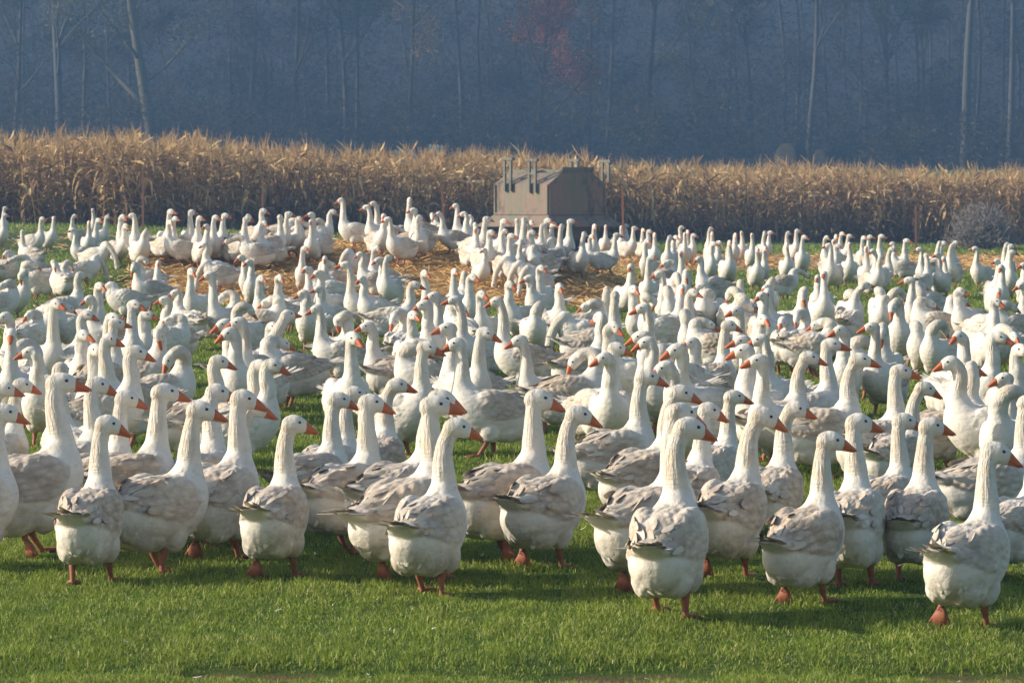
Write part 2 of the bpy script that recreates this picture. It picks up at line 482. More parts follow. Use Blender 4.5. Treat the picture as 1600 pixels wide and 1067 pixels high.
    g = Geo(); bco = [V.copy()]; mk = [msk]; nc = [nco]
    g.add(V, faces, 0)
    def extra(v, f, mat, a=0.0, wing=0.0):
        v = np.asarray(v, float)
        g.add(v, f, mat, a); bco.append(v.copy()); mk.append(np.tile([wing, 0, 0, 1], (len(v), 1))); nc.append(v * 5)
    bvh = BVHTree.FromPolygons(V.tolist(), faces)
    # beak: upper mandible with a nail, lower mandible
    extra(*circ_loft([(hl(f, u), up, lat, a, b) for f, u, a, b in ((.048, -.007, .031, .0245), (.062, -.0085, .0290, .0230), (.078, -.013, .0230, .0195), (.095, -.019, .0165, .0170),
        (.112, -.0255, .0110, .0150), (.126, -.031, .0070, .0115), (.132, -.034, .003, .006))], 14, 2.3), 1)
    extra(*circ_loft([(hl(f, u), up, lat, a, b) for f, u, a, b in ((.048, -.031, .012, .018), (.075, -.034, .009, .0155), (.098, -.037, .006, .012), (.120, -.0400, .003, .008))], 10), 1)
    for s in (-1, 1):
        o = hl(.026, .012, s * .09)
        hit = bvh.ray_cast(Vector(o), Vector(-lat * s))
        p = np.array(hit[0]) if hit[0] is not None else hl(.026, .011, s * .032)
        th = np.linspace(-1, 1, 6)
        extra(*circ_loft([(p + hd * (t * .0086), up, lat, .0078 * math.sqrt(max(.0, 1 - t * t) + .01), .0036 * math.sqrt(max(.0, 1 - t * t) + .01)) for t in th], 8), 3)
    # legs
    for side_y, fx, lift, pitch in legs:
        for v, f in foot(side_y, fx, lift, pitch): extra(v, f, 2)
    # tail fan
    nt = 11 if hi else 7
    for i in range(nt):
        u = (i / (nt - 1) - .5) * 2
        b = np.array([-.325 - .01 * rs.random(), u * .062, .366 + .012 * (1 - abs(u)) + rs.uniform(-.004, .004)])
        d = np.array([-1, u * .34 + rs.uniform(-.05, .05), .20 + rs.uniform(-.06, .08) - .08 * abs(u)])
        extra(*blade(b, d, (0, 0, 1), rs.uniform(.150, .180), .040, rs.uniform(0, .014)), 4, rs.uniform(.35, 1.0), .3)
    if hi:                     # loose tufts under the tail and on the flanks
        for k in range(16):
            a = R(rs.uniform(-150, -20)) if k % 2 else R(rs.uniform(-35, 215))
            o = np.array([rs.uniform(-.33, -.22), 0, .25]) if k % 2 else np.array([rs.uniform(-.28, -.05), 0, .25])
            dr = np.array([-.7 * (k % 2), math.cos(a), -abs(math.sin(a)) * .9]); dr = unit(dr)
            hit = bvh.ray_cast(Vector(o + dr * .6), Vector(-dr))
            if hit[0] is None: continue
            p, n = np.array(hit[0]), np.array(hit[1])
            d = unit(np.array([-.5, 0, -1]) - n * np.dot(n, np.array([-.5, 0, -1]))) + n * rs.uniform(.0, .16)
            extra(*blade(p - n * .005, d, n, rs.uniform(.035, .06), rs.uniform(.022, .034), -.004), 0, rs.random(), 0.0)
    # wing coverts and flight feathers
    rows = [(-.07, 5, .12, .046), (-.13, 6, .135, .042), (-.175, 6, .135, .034), (-.215, 5, .125, .030)] if hi else [(-.10, 4, .12, .05), (-.18, 4, .15, .045)]
    for s in (-1, 1):
        for ri, (xx, cnt, L, W) in enumerate(rows):
            for j in range(cnt):
                phi = R(-2 + 84 * (j + rs.uniform(-.3, .3) + .5) / cnt)
                if ri >= 2: phi = R(8 + 70 * (j + rs.uniform(-.3, .3) + .5) / cnt)
                dr = np.array([0, s * math.cos(phi), math.sin(phi)])
                o = np.array([xx + rs.uniform(-.022, .022), 0, .325]) + dr * .5
                hit = bvh.ray_cast(Vector(o), Vector(-dr))
                if hit[0] is None or (hit[0] - Vector(o)).length < .26: continue
                n = np.array(hit[1]); p = np.array(hit[0])
                if p[2] > .56: continue
                d = np.array([-1, -s * .20 * (ri >= 1), -.04 + rs.uniform(-.08, .08)])
                d = unit(d - n * np.dot(d, n)) + n * rs.uniform(.0, .018 + .014 * ri)
                extra(*blade(p - n * (.0015 if ri < 2 else .001), d, n, L * rs.uniform(.8, 1.15), W * rs.uniform(.8, 1.2), -.030 + .005 * ri + (.03 if rs.random() < .10 else 0)),
                      0 if (hi and ri < 2) or rs.random() < .3 else 4, .05 + .75 * rs.random(), 1.0)
    V = np.vstack(g.v)
    if mirror:
        V[:, 1] *= -1
        g.f = [tuple(reversed(f)) for f in g.f]
    g.v = [V]; g.a = [np.concatenate(g.a)]
    me = g.mesh('goose_body', GM)
    attr(me, 'bco', 'FLOAT_VECTOR', np.vstack(bco)); attr(me, 'nco', 'FLOAT_VECTOR', np.vstack(nc)); attr(me, 'msk', 'FLOAT_COLOR', np.vstack(mk))
    return me

STAND = ((.078, .02, 0, 0), (-.078, .045, 0, 0))
WALKS = [((.078, .08, 0, 0), (-.078, -.10, .085, 1.25)), ((.078, -.12, .095, 1.30), (-.078, .06, 0, 0)), ((.078, .09, 0, 0), (-.078, -.05, .0, .15)),
         STAND, ((.078, -.075, .01, .35), (-.078, .10, 0, 0)), ((.078, -.10, .085, 1.2), (-.078, .05, 0, 0))]
#@@FLOCK
# ------------------------------------------------------------------ terrain
def ground(x, y):
    x = np.asarray(x, float); y = np.asarray(y, float)
    u = x / np.maximum(y, 5.0) * F / 800.0
    A = np.interp(y, [0, 45, 60, 70, 81, 106, 130], [0, 0, .08, .28, .42, .80, 1.0])
    w = 1 - sstep(-1.05, .45, u)
    low = -.22 * sstep(100, 128, y) * sstep(.1, 1.0, u)
    ux = x
    mx = sstep(-8.6, -6.2, ux) * (1 - sstep(-.6, 3.6, ux))
    my = sstep(58.5, 66.0, y) * (1 - sstep(71, 80, y))
    m = .66 * mx * my
    far = 3.15 * sstep(136, 232, y) + 26 * sstep(300, 400, y)
    und = .020 * np.sin(x * .9 + y * .21) * np.sin(y * .5 + 1.3) + .012 * np.sin(x * 2.3 + 1.0) * np.sin(y * 1.7)
    scar = -.075 * np.exp(-((y - 14.42 - .10 * np.sin(x * 1.3)) / .24) ** 2) * (.4 + .6 * np.sin(x * 2.1 + .6) ** 2)
    return A * w + low + m + far + und + scar

def pix_ray(px, py):
    a = (px - CX) / F; b = (CY - py) / F
    c, s = math.cos(PITCH), math.sin(PITCH)
    return np.array([a, c + b * s, -s + b * c])          # direction, y ~ 1

def hit_height(px, py, h, near=13.0, far=140.0):
    """first point on the pixel's ray that is h above the terrain"""
    d = pix_ray(px, py); d = d / d[1]
    ys = np.arange(near, far, .1)
    X = d[0] * ys; Z = CAM_H + d[2] * ys
    g = ground(X, ys) + h - Z
    i = np.argmax(g > 0)
    if g[i] <= 0: i = len(ys) - 1
    return np.array([X[i], ys[i], Z[i]])

# ------------------------------------------------------------------ setting: the field
def mat_ground():
    t = NT('field_ground')
    geo = t.n('NewGeometry'); pos = geo.outputs['Position']
    sx = t.n('SeparateXYZ'); t.set(sx, 'i0', pos)
    n1 = t.noise(pos, 1.3, 5, .6); n2 = t.noise(pos, 22.0, 4, .7); n3 = t.noise(pos, .25, 3)
    g = t.mix(n2, (.035, .065, .012), (.085, .14, .026))
    g = t.mix(t.ramp(n1, [(.4, 0.), (.7, .5)]), g, (.085, .095, .030))
    straw_tex = t.mix(t.noise(t.vscale(pos, (30, 60, 30)), 1.0, 4, .8), (.20, .105, .035), (.56, .34, .12))
    stm = t.attr('straw', 2)
    sm = t.ramp(t.math('ADD', stm, t.math('MULTIPLY', t.math('SUBTRACT', n1, .5), .8)), [(.42, 0.), (.56, 1.)])
    c = t.mix(sm, g, straw_tex)
    so = t.ramp(t.math('ADD', t.attr('soil', 2), t.math('MULTIPLY', t.math('SUBTRACT', n2, .5), .5)), [(.45, 0.), (.6, 1.)])
    c = t.mix(so, c, t.mix(n2, (.07, .042, .022), (.20, .13, .075)))
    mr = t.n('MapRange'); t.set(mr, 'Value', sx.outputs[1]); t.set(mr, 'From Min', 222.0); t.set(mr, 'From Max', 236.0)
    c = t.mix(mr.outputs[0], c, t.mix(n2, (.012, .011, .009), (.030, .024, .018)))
    return t.out(c, .95, t.bump(t.math('ADD', n2, t.noise(pos, 90.0, 3, .7)), .6, .03), .1)

M_GR = mat_ground()
ys = np.concatenate([np.arange(-40, 12, 4), np.arange(12, 40, .22), np.arange(40, 140, .6), np.arange(140, 560, 6)])
us = np.concatenate([[-30, -12, -6, -3, -2.2], np.linspace(-1.6, 1.6, 190), [2.2, 3, 6, 12, 30]])
gx, gy = [], []
YY, UU = np.meshgrid(ys, us, indexing='ij')
XX = np.clip(UU * np.maximum(YY, 10) * 800 / F, -380, 380)
XX[:, 0] = -380; XX[:, -1] = 380
ZZ = ground(XX, YY)
V = np.column_stack([XX.ravel(), YY.ravel(), ZZ.ravel()])
ny, nx = YY.shape
ii = np.arange(ny * nx).reshape(ny, nx)
quads = np.column_stack([ii[:-1, :-1].ravel(), ii[:-1, 1:].ravel(), ii[1:, 1:].ravel(), ii[1:, :-1].ravel()])
me = mesh_np('ground', V, [quads], [M_GR])
def straw_mask(x, y):
    u = x / np.maximum(y, 5) * F / 800
    m = sstep(-7.4, -5.9, x) * (1 - sstep(.5, 3.4, x)) * sstep(55.5, 59.5, y) * (1 - sstep(74, 82, y))
    strip = sstep(79, 84, y) * (1 - sstep(97, 102, y)) * (.34 + .5 * sstep(-.2, .4, u))
    return np.maximum(m, strip)
def soil_mask(x, y):
    return .75 * np.exp(-((y - 14.42 - .10 * np.sin(x * 1.3)) / .26) ** 2) * sstep(.2, .9, np.sin(x * 2.1 + .6) ** 2)
attr(me, 'straw', 'FLOAT', straw_mask(V[:, 0], V[:, 1])); attr(me, 'soil', 'FLOAT', soil_mask(V[:, 0], V[:, 1]))
link('ground', me, kind='structure')

# grass blades
def mat_grass():
    t = NT('grass_blades')
    r = t.attr('rnd', 2)
    c = t.ramp(r, [(0., (.065, .12, .016)), (.5, (.195, .285, .034)), (.85, (.33, .38, .065)), (1., (.62, .54, .28))])
    geo = t.n('NewGeometry')
    c = t.mix(t.ramp(t.noise(geo.outputs['Position'], .9, 3), [(.35, 0.), (.7, .6)]), c, (.23, .27, .045))
    c = t.mix(t.ramp(t.noise(geo.outputs['Position'], 2.6, 3), [(.52, 0.), (.68, .55)]), c, (.05, .11, .02))
    return t.out(c, .55, None, .25, .35, t.mix(.5, c, (.22, .32, .03)))

def grass_patch(n, y0, y1, hmin, hmax, wid, clump):
    y = y0 + (y1 - y0) * rng.random(n) ** 1.15
    x = (rng.random(n) * 2 - 1) * (1.2 * y * 800 / F + .6)
    # clumps: pull blades towards random tuft centres
    cxn = rng.random(n) * 6.28; rr = rng.random(n) * clump
    ca, sa = math.cos(.6), math.sin(.6)
    rx, ry = x * ca - y * sa, x * sa + y * ca
    cs = .11
    key = (np.floor(rx / cs) * 7919 + np.floor(ry / cs) * 104729).astype(np.int64)
    kr = ((key * 2654435761) % 1000003) / 1000003.0
    kr2 = ((key * 40503 + 77) % 999983) / 999983.0
    qx = np.floor(rx / cs) * cs + kr * cs + np.cos(cxn) * rr * 1.2; qy = np.floor(ry / cs) * cs + kr2 * cs + np.sin(cxn) * rr * 1.2
    free = rng.random(n) < .45
    qx = np.where(free, rx, qx); qy = np.where(free, ry, qy)
    x, y = qx * ca + qy * sa, -qx * sa + qy * ca
    keep = (straw_mask(x, y) + rng.random(n) * .5 - .25 < .45) & (soil_mask(x, y) + rng.random(n) * .3 < .5)
    x, y, kr = x[keep], y[keep], kr[keep]; n = len(x)
    z = ground(x, y) - .004
    patch = .5 + .5 * np.sin(x * 3.1 + 2 * np.sin(y * 2.3)) * np.sin(y * 4.7 + np.sin(x * 1.7))
    h = (hmin + (hmax - hmin) * rng.random(n) ** 1.4) * (.62 + .55 * kr) * (.70 + .5 * patch)
    a = rng.random(n) * 6.283; lean = .15 + .95 * rng.random(n)
    dx, dy = np.cos(a) * lean, np.sin(a) * lean
    b = rng.random(n) * 6.283
    w = wid * (.6 + .8 * rng.random(n))
    sx, sy = np.cos(b) * w, np.sin(b) * w
    P = np.empty((n, 5, 3))
    P[:, 0] = np.column_stack([x - sx, y - sy, z]); P[:, 1] = np.column_stack([x + sx, y + sy, z])
    P[:, 2] = np.column_stack([x + dx * h * .35 - sx * .8, y + dy * h * .35 - sy * .8, z + h * .60]); P[:, 3] = np.column_stack([x + dx * h * .35 + sx * .8, y + dy * h * .35 + sy * .8, z + h * .60])
    P[:, 4] = np.column_stack([x + dx * h, y + dy * h, z + h * (1.0 - .35 * (lean - .15))])
    base = np.arange(n)[:, None] * 5
    return P.reshape(-1, 3), base + np.array([[0, 1, 3, 2]]), base + np.array([[2, 3, 4]]), np.repeat(np.clip(rng.normal(.50, .22, n) + .12 * patch + (rng.random(n) > .975) * .6, 0, 1), 5)
GV, GQ, GT, GA = [], [], [], []; off = 0
for args in ((390000, 13.0, 22, .016, .052, .0021, .05), (270000, 22, 36, .025, .065, .0034, .07), (180000, 36, 60, .03, .08, .006, .09), (90000, 60, 84, .03, .10, .010, .1), (90000, 97, 128, .04, .16, .016, .1)):
    v, q, tr, a = grass_patch(*args)
    GV.append(v); GQ.append(q + off); GT.append(tr + off); GA.append(a); off += len(v)
me = mesh_np('grass', np.vstack(GV), [np.vstack(GQ), np.vstack(GT)], [mat_grass()], smooth=False)
attr(me, 'rnd', 'FLOAT', np.concatenate(GA))
link('grass', me, 'short green meadow grass covering the field under and before the geese', 'grass', 'stuff')

# small moulted feathers on the grass
n = 46
fy_ = 13.9 + 16 * rng.random(n) ** 1.6; fx_ = (rng.random(n) * 2 - 1) * fy_ * .16
FG = Geo()
for x, y in zip(fx_, fy_):
    a = rng.random() * 6.28; L = rng.uniform(.015, .04)
    v, f = blade(np.array([x, y, float(ground(x, y)) + rng.uniform(.012, .035)]), (math.cos(a), math.sin(a), rng.uniform(-.2, .4)), (0, 0, 1), L, L * .4, rng.uniform(0, .012))
    FG.add(v, f)
t = NT('white_down'); M_DN = t.out((.72, .69, .62), .9)
link('moulted_feathers', FG.mesh('moulted_feathers', (M_DN,)), 'small white moulted feathers strewn over the near grass', 'feathers', 'stuff')

# loose straw
def straw_litter(n):
    x = rng.uniform(-9, 4, n); y = rng.uniform(56, 80, n)
    far = rng.random(n) < .3
    y = np.where(far, rng.uniform(80, 101, n), y); x = np.where(far, rng.uniform(-16, 16, n), x)
    k = rng.random(n) < straw_mask(x, y) * 1.2; x, y = x[k], y[k]; n = len(x)
    z = ground(x, y) + rng.random(n) * .035
    a = rng.random(n) * 6.283; L = rng.uniform(.08, .30, n); t = rng.normal(0, .22, n)
    dx, dy, dz = np.cos(a) * L / 2, np.sin(a) * L / 2, t * L / 2
    w = .006
    P = np.empty((n, 6, 3))
    for i, (s, o) in enumerate(((-1, 0), (-1, 1), (-1, 2), (1, 0), (1, 1), (1, 2))):
        ox = -np.sin(a) * w * (o == 0) + np.sin(a) * w * (o == 1); oy = np.cos(a) * w * (o == 0) - np.cos(a) * w * (o == 1)
        P[:, i] = np.column_stack([x + s * dx + ox, y + s * dy + oy, z + abs(dz) + s * dz + (o == 2) * w * 1.5])
    base = np.arange(n)[:, None, None] * 6
    q = (base + np.array([[[0, 1, 4, 3], [1, 2, 5, 4], [2, 0, 3, 5]]])).reshape(-1, 4)
    return P.reshape(-1, 3), q, np.repeat(rng.random(n), 6)
t = NT('straw'); r = t.attr('rnd', 2)
M_ST = t.out(t.ramp(r, [(0., (.18, .09, .03)), (.5, (.50, .29, .095)), (1., (.74, .52, .24))]), .7, None, .2)
v, q, a = straw_litter(42000)
me = mesh_np('straw_litter', v, [q], [M_ST], smooth=False); attr(me, 'rnd', 'FLOAT', a)
link('straw', me, 'golden brown straw spread over the low mound and in a strip behind the flock', 'straw', 'stuff')

# ------------------------------------------------------------------ standing dry maize
def corn_line(x):
    return 117 + 11 * sstep(-13, 16, x) * 2 - 11
def corn_proto(rs):
    """dry plant, arrays V, tris/quads, rnd"""
    V = []; Q = []; A = []; n = 0
    H = rs.uniform(2.2, 2.75)
    bend = rs.uniform(-.25, .25), rs.uniform(-.2, .2)
    def P(t): return np.array([bend[0] * t ** 2, bend[1] * t ** 2, H * t])
    def strip(pts, ws, side, a):
        nonlocal n
        for p, w in zip(pts, ws):
            V.append(p - side * w); V.append(p + np.array([0, 0, -w * .5])); V.append(p + side * w)
        m = len(pts)
        for i in range(m - 1):
            for j in range(2):
                Q.append((n + i * 3 + j, n + i * 3 + j + 1, n + i * 3 + 4 + j, n + i * 3 + 3 + j))
        A.extend([a] * (3 * m)); n += 3 * m
    for k in range(3):
        ang = k * 2.094
        s1 = np.array([math.cos(ang), math.sin(ang), 0]); s2 = np.array([math.cos(ang + 2.094), math.sin(ang + 2.094), 0])
        for i in range(4):
            t0, t1 = i / 4 * .93, (i + 1) / 4 * .93
            V.extend([P(t0) + s1 * .016, P(t0) + s2 * .016, P(t1) + s2 * .012, P(t1) + s1 * .012]); Q.append((n, n + 1, n + 2, n + 3)); A.extend([.3] * 4); n += 4
    nl = rs.randint(10, 13)
    for i in range(nl):
        t = .12 + .80 * i / (nl - 1) + rs.uniform(-.02, .02)
        ang = rs.uniform(0, 6.283)
        d = np.array([math.cos(ang), math.sin(ang), 0]); side = np.array([-d[1], d[0], 0])
        L = rs.uniform(.30, .72) * (1 if t > .3 else .8); up = rs.uniform(-.1, .9) * (1.3 if t > .75 else .8)
        droop = rs.choice([rs.uniform(.1, .7), rs.uniform(.6, 1.9)])
        pts = []; ws = []
        for u in np.linspace(0, 1, 6):
            r = L * (u - .30 * u * u * min(droop, 1.6))
            z = L * (up * u - droop * u * u)
            pts.append(P(t) + d * r + np.array([0, 0, z]) + side * (.06 * math.sin(u * 5 + i)))
            ws.append(.050 * math.sin(math.pi * min(1, u * .86 + .14)) + .004)
        tw = rs.uniform(-.9, .9)
        strip(pts, ws, unit(side + np.array([0, 0, tw])), rs.uniform(.15, 1.0) * (.40 + .60 * t))  # lower leaves get darker colour, painting in the shade low in the crop
    if rs.random() < .6:       # drooping cob in its husk
        t = rs.uniform(.40, .52); ang = rs.uniform(0, 6.28); d = np.array([math.cos(ang), math.sin(ang), 0])
        strip([P(t), P(t) + d * .08 + np.array([0, 0, .0]), P(t) + d * .13 + np.array([0, 0, -.12]), P(t) + d * .14 + np.array([0, 0, -.24])], [.01, .035, .04, .01], np.array([-d[1], d[0], 0]), .9)
    for k in range(6):         # tassel
        ang = rs.uniform(0, 6.28); s = rs.uniform(.06, .2)
        d = np.array([math.cos(ang) * s, math.sin(ang) * s, 0])
        b = P(.93)
        strip([b, b + d * .6 + np.array([0, 0, .15]), b + d * 1.4 + np.array([0, 0, rs.uniform(.25, .55)])], [.006, .008, .003], np.array([0, 1, 0]) if k % 2 else np.array([1, 0, 0]), .55)
    return np.array(V), np.array(Q), np.array(A)
rs = random.Random(3)
protos = [corn_proto(rs) for _ in range(30)]
CV, CQ, CA = [], [], []; off = 0
for row in range(17):
    xx = -32.0
    while xx < 34:
        xx += rs.uniform(.12, .25)
        x = xx + rs.uniform(-.05, .05); y = corn_line(x) + row * .72 + rs.uniform(-.16, .16) + .5 * math.sin(x * .7) + .3 * math.sin(x * 2.3)
        v, q, a = protos[rs.randrange(30)]
        s = rs.uniform(.80, 1.04) * (1 + .045 * math.sin(x * .55 + row * .2)); th = rs.uniform(0, 6.283); lx, ly = rs.gauss(0, .05), rs.gauss(0, .05)
        if rs.random() < .04: lx = rs.uniform(-.3, .3)
        c, sn = math.cos(th), math.sin(th)
        w = np.column_stack([v[:, 0] * c - v[:, 1] * sn, v[:, 0] * sn + v[:, 1] * c, v[:, 2]]) * s
        w[:, 0] += w[:, 2] * lx; w[:, 1] += w[:, 2] * ly
        w += (x, y, float(ground(x, y)) - .02)
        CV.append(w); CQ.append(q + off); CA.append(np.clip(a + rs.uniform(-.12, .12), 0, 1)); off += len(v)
t = NT('dry_maize'); r = t.attr('rnd', 2)
geo = t.n('NewGeometry')
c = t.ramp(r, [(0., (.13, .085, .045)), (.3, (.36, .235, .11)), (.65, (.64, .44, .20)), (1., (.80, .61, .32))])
c = t.mix(t.ramp(t.noise(geo.outputs['Position'], 3.0, 3), [(.35, .0), (.7, .55)]), c, (.30, .16, .08))
M_CN = t.out(c, .75, None, .15, .22)
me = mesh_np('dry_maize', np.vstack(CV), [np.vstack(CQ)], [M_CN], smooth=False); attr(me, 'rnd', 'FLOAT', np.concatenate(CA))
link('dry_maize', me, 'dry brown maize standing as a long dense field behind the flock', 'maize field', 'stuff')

# ------------------------------------------------------------------ rusty feeder, posts, bush
def at_px(px, dist, py=None, z=None):
    d = pix_ray(px, HZ if py is None else py); d = d / d[1]
    return np.array([d[0] * dist, dist, CAM_H + d[2] * dist])
def mat_rust(name, a, b, g):
    t = NT(name); geo = t.n('NewGeometry'); p = geo.outputs['Position']
    tc = t.n('TexCoord'); o = tc.outputs['Object']
    n1 = t.noise(t.vscale(o, (3, 3, 1.2)), 1.0, 5, .65); n2 = t.noise(o, 18, 4, .7); n3 = t.noise(t.vscale(o, (5, 5, .7)), 1.0, 4, .7)
    c = t.mix(n2, a, b)
    c = t.mix(t.ramp(n3, [(.45, 0.), (.62, .8)]), c, g)
    c = t.mix(t.ramp(n1, [(.52, 0.), (.66, .85)]), c, tuple(k * .45 for k in a))
    return t.out(c, .7, t.bump(n2, .3, .01), .3)
M_RU = mat_rust('rusty_painted_steel', (.16, .112, .085), (.30, .215, .165), (.13, .17, .115))
M_RB = mat_rust('weathered_steel_bar', (.10, .097, .078), (.22, .21, .17), (.15, .15, .12))
M_PO = mat_rust('rusty_post_steel', (.33, .13, .08), (.42, .19, .12), (.25, .15, .11))
FD = 98.0
fx0 = at_px(857, FD)[0]
root = bpy.data.objects.new('feeder', None); C.objects.link(root)
root['label'] = 'large rusty steel feeder hopper with sloping roof and bar frames before the maize'; root['category'] = 'feeder'
gz = float(ground(fx0, FD))
pm = F / FD                                    # photo pixels per metre there
root.location = (fx0, FD, gz)
YAW = R(43)                                    # long side turned to the left, end wall to the right
root.rotation_euler = (0, 0, 0)
def fz(py): return CAM_H + (HZ - py) / pm - gz
# plan: u along the long side (going left-back), w along the end wall (going right-back); corner at the front
uL = np.array([-math.cos(R(40)), math.sin(R(40)), 0]); wL = np.array([math.cos(R(38)), math.sin(R(38)), 0])
LU = 85 / pm / math.cos(R(40)); LW = 91 / pm / math.cos(R(38))
z_sk0, z_sk1, z_ea, z_top = fz(352), fz(336), fz(288), fz(270)
def pt(u, w, z): return uL * u + wL * w + np.array([0, 0, z])
g = Geo()
ins = LW * .24
sec = [(0, z_sk1), (0, z_ea), (ins, z_top), (LW - ins, z_top), (LW, z_ea), (LW, z_sk1)]
sk = .30
ring = lambda u: [pt(u, w, z) for w, z in sec]
A_, B_ = ring(0), ring(LU)
n = len(sec)
g.add(A_ + B_, [tuple(range(n)), tuple(range(2 * n - 1, n - 1, -1))] + [(i, (i + 1) % n + 0, n + (i + 1) % n, n + i) for i in range(n)])
g.box(pt(LU * .5, ins + .0, z_top + .02), (.05, .05, .05))
me = g.mesh('feeder_body', (M_RU,), smooth=False)
body = link('body', me, parent=root)
g = Geo()                                       # welded ribs and a bottom rail
RL = [[uL[0], -uL[1], 0], [uL[1], uL[0], 0], [0, 0, 1]]; RW = [[wL[0], -wL[1], 0], [wL[1], wL[0], 0], [0, 0, 1]]
for f in (.02, .98): g.box(pt(LU * f, -.018, (z_sk1 + z_ea) / 2), (.05, .034, z_ea - z_sk1 - .02), rot=RL)
for f in (.02, .98): g.box(pt(-.018, LW * f, (z_sk1 + z_ea) / 2), (.045, .034, z_ea - z_sk1 - .02), rot=RW)
g.box(pt(LU / 2, -.02, z_sk1 + .03), (LU - .1, .036, .05), rot=RL); g.box(pt(-.02, LW / 2, z_sk1 + .03), (LW - .1, .036, .05), rot=RW)
link('rib', g.mesh('rib', (M_RU,), False), parent=root)
g = Geo()                                       # flared skirt
top = [pt(-.0, -.0, z_sk1 + .003), pt(LU, 0, z_sk1 + .003), pt(LU, LW, z_sk1 + .003), pt(0, LW, z_sk1 + .003)]
bot = [pt(-sk, -sk, z_sk0), pt(LU + sk, -sk, z_sk0), pt(LU + sk, LW + sk, z_sk0), pt(-sk, LW + sk, z_sk0)]
bot2 = [p + np.array([0, 0, -.05]) for p in bot]
g.add(top + bot + bot2, [(i, (i + 1) % 4, 4 + (i + 1) % 4, 4 + i) for i in range(4)] + [(4 + i, 4 + (i + 1) % 4, 8 + (i + 1) % 4, 8 + i) for i in range(4)] + [(8, 9, 10, 11)])
link('skirt', g.mesh('skirt', (M_RU,), False), parent=root)
M_TR = mat_rust('dull_trough_steel', (.10, .085, .075), (.19, .15, .12), (.14, .13, .11))
g = Geo()                                       # trough and runners below the skirt
for (u0, u1, w0, w1, za, zb) in ((.12, LU - .12, .12, LW - .12, z_sk0 - .42, z_sk0 - .055), (-.1, LU + .1, .0, .12, 0.0, z_sk0 - .42), (-.1, LU + .1, LW - .12, LW, 0.0, z_sk0 - .42)):
    P = [pt(u0, w0, za), pt(u1, w0, za), pt(u1, w1, za), pt(u0, w1, za), pt(u0, w0, zb), pt(u1, w0, zb), pt(u1, w1, zb), pt(u0, w1, zb)]
    g.add(P, [(0, 1, 2, 3), (4, 7, 6, 5), (0, 4, 5, 1), (1, 5, 6, 2), (2, 6, 7, 3), (3, 7, 4, 0)])
link('trough', g.mesh('trough', (M_TR,), False), parent=root)
g = Geo()                                       # lid on the roof with a raised lip
for (u0, u1, w0, w1, za, zb) in ((.15, LU - .05, ins + .12, LW - ins - .12, z_top + .004, z_top + .09), (.05, .12, ins + .05, LW - ins + .12, z_top + .004, z_top + .15)):
    P = [pt(u0, w0, za), pt(u1, w0, za), pt(u1, w1, za), pt(u0, w1, za), pt(u0, w0, zb), pt(u1, w0, zb), pt(u1, w1, zb), pt(u0, w1, zb)]
    g.add(P, [(0, 1, 2, 3), (4, 7, 6, 5), (0, 4, 5, 1), (1, 5, 6, 2), (2, 6, 7, 3), (3, 7, 4, 0)])
link('lid', g.mesh('lid', (M_RB,), False), parent=root)
def bar_frame(px, side, ptop, pbot):
    """upright narrow frame of two posts joined at the top: side 0 = long front side, 1 = back side"""
    g = Geo()
    w = -.05 if side == 0 else LW + .05
    u = px
    zt, zb = fz(ptop), fz(pbot)
    d = .20
    for k in (-1, 1):
        c = pt(u + k * d / 2 * 1.1, w, (zt + zb) / 2)
        g.box(c, (.065, .065, zt - zb), rot=[[uL[0], -uL[1], 0], [uL[1], uL[0], 0], [0, 0, 1]])
    g.box(pt(u, w, zt + .035), (d * 1.1 + .18, .11, .07), rot=[[uL[0], -uL[1], 0], [uL[1], uL[0], 0], [0, 0, 1]])
    g.box(pt(u, w, zt * .6 + zb * .4), (d * 1.1 - .03, .04, .06), rot=[[uL[0], -uL[1], 0], [uL[1], uL[0], 0], [0, 0, 1]])
    link('bar_frame', g.mesh('bar_frame', (M_RB,), False), parent=root)
bar_frame(LU - .55, 0, 250, 299); bar_frame(LU * .27, 0, 252, 301)
bar_frame(LU * .60, 1, 252, 280); bar_frame(.05, 1, 254, 285)

def post(px, ptop, dist, lean, h, label):
    p = at_px(px, dist); z0 = float(ground(p[0], dist)); zt = CAM_H + (HZ - ptop) / (F / dist)
    H = zt - z0
    g = Geo()
    for (c, d) in (((0, 0, H / 2), (.06, .010, H)), ((0, .027, H / 2), (.010, .042, H))):
        g.box(c, d)
    for k in range(5):
        g.box((0, -.012, H * (.25 + .17 * k)), (.022, .012, .03))
    g.box((0, 0, H + .012), (.066, .03, .022))
    o = link('fence_post', g.mesh('fence_post', (M_PO,), False), label, 'fence post', group='rusty steel posts along the maize')
    o.location = (p[0], dist, z0); o.rotation_euler = (0, R(lean), 0)
post(223, 274, 100, .3, 0, 'dark rusty fence post before the maize, leftmost of the five posts')
post(410, 278, 101, .2, 0, 'dark brown fence post before the maize, second from the left')
post(697, 291, 95, -4, 0, 'short red leaning fence post left of the rusty feeder')
post(975, 296, 95, -1.5, 0, 'straight rusty fence post just right of the rusty feeder')
post(1432, 322, 104, -.5, 0, 'thin red fence post left of the grey dry bush, rightmost post')

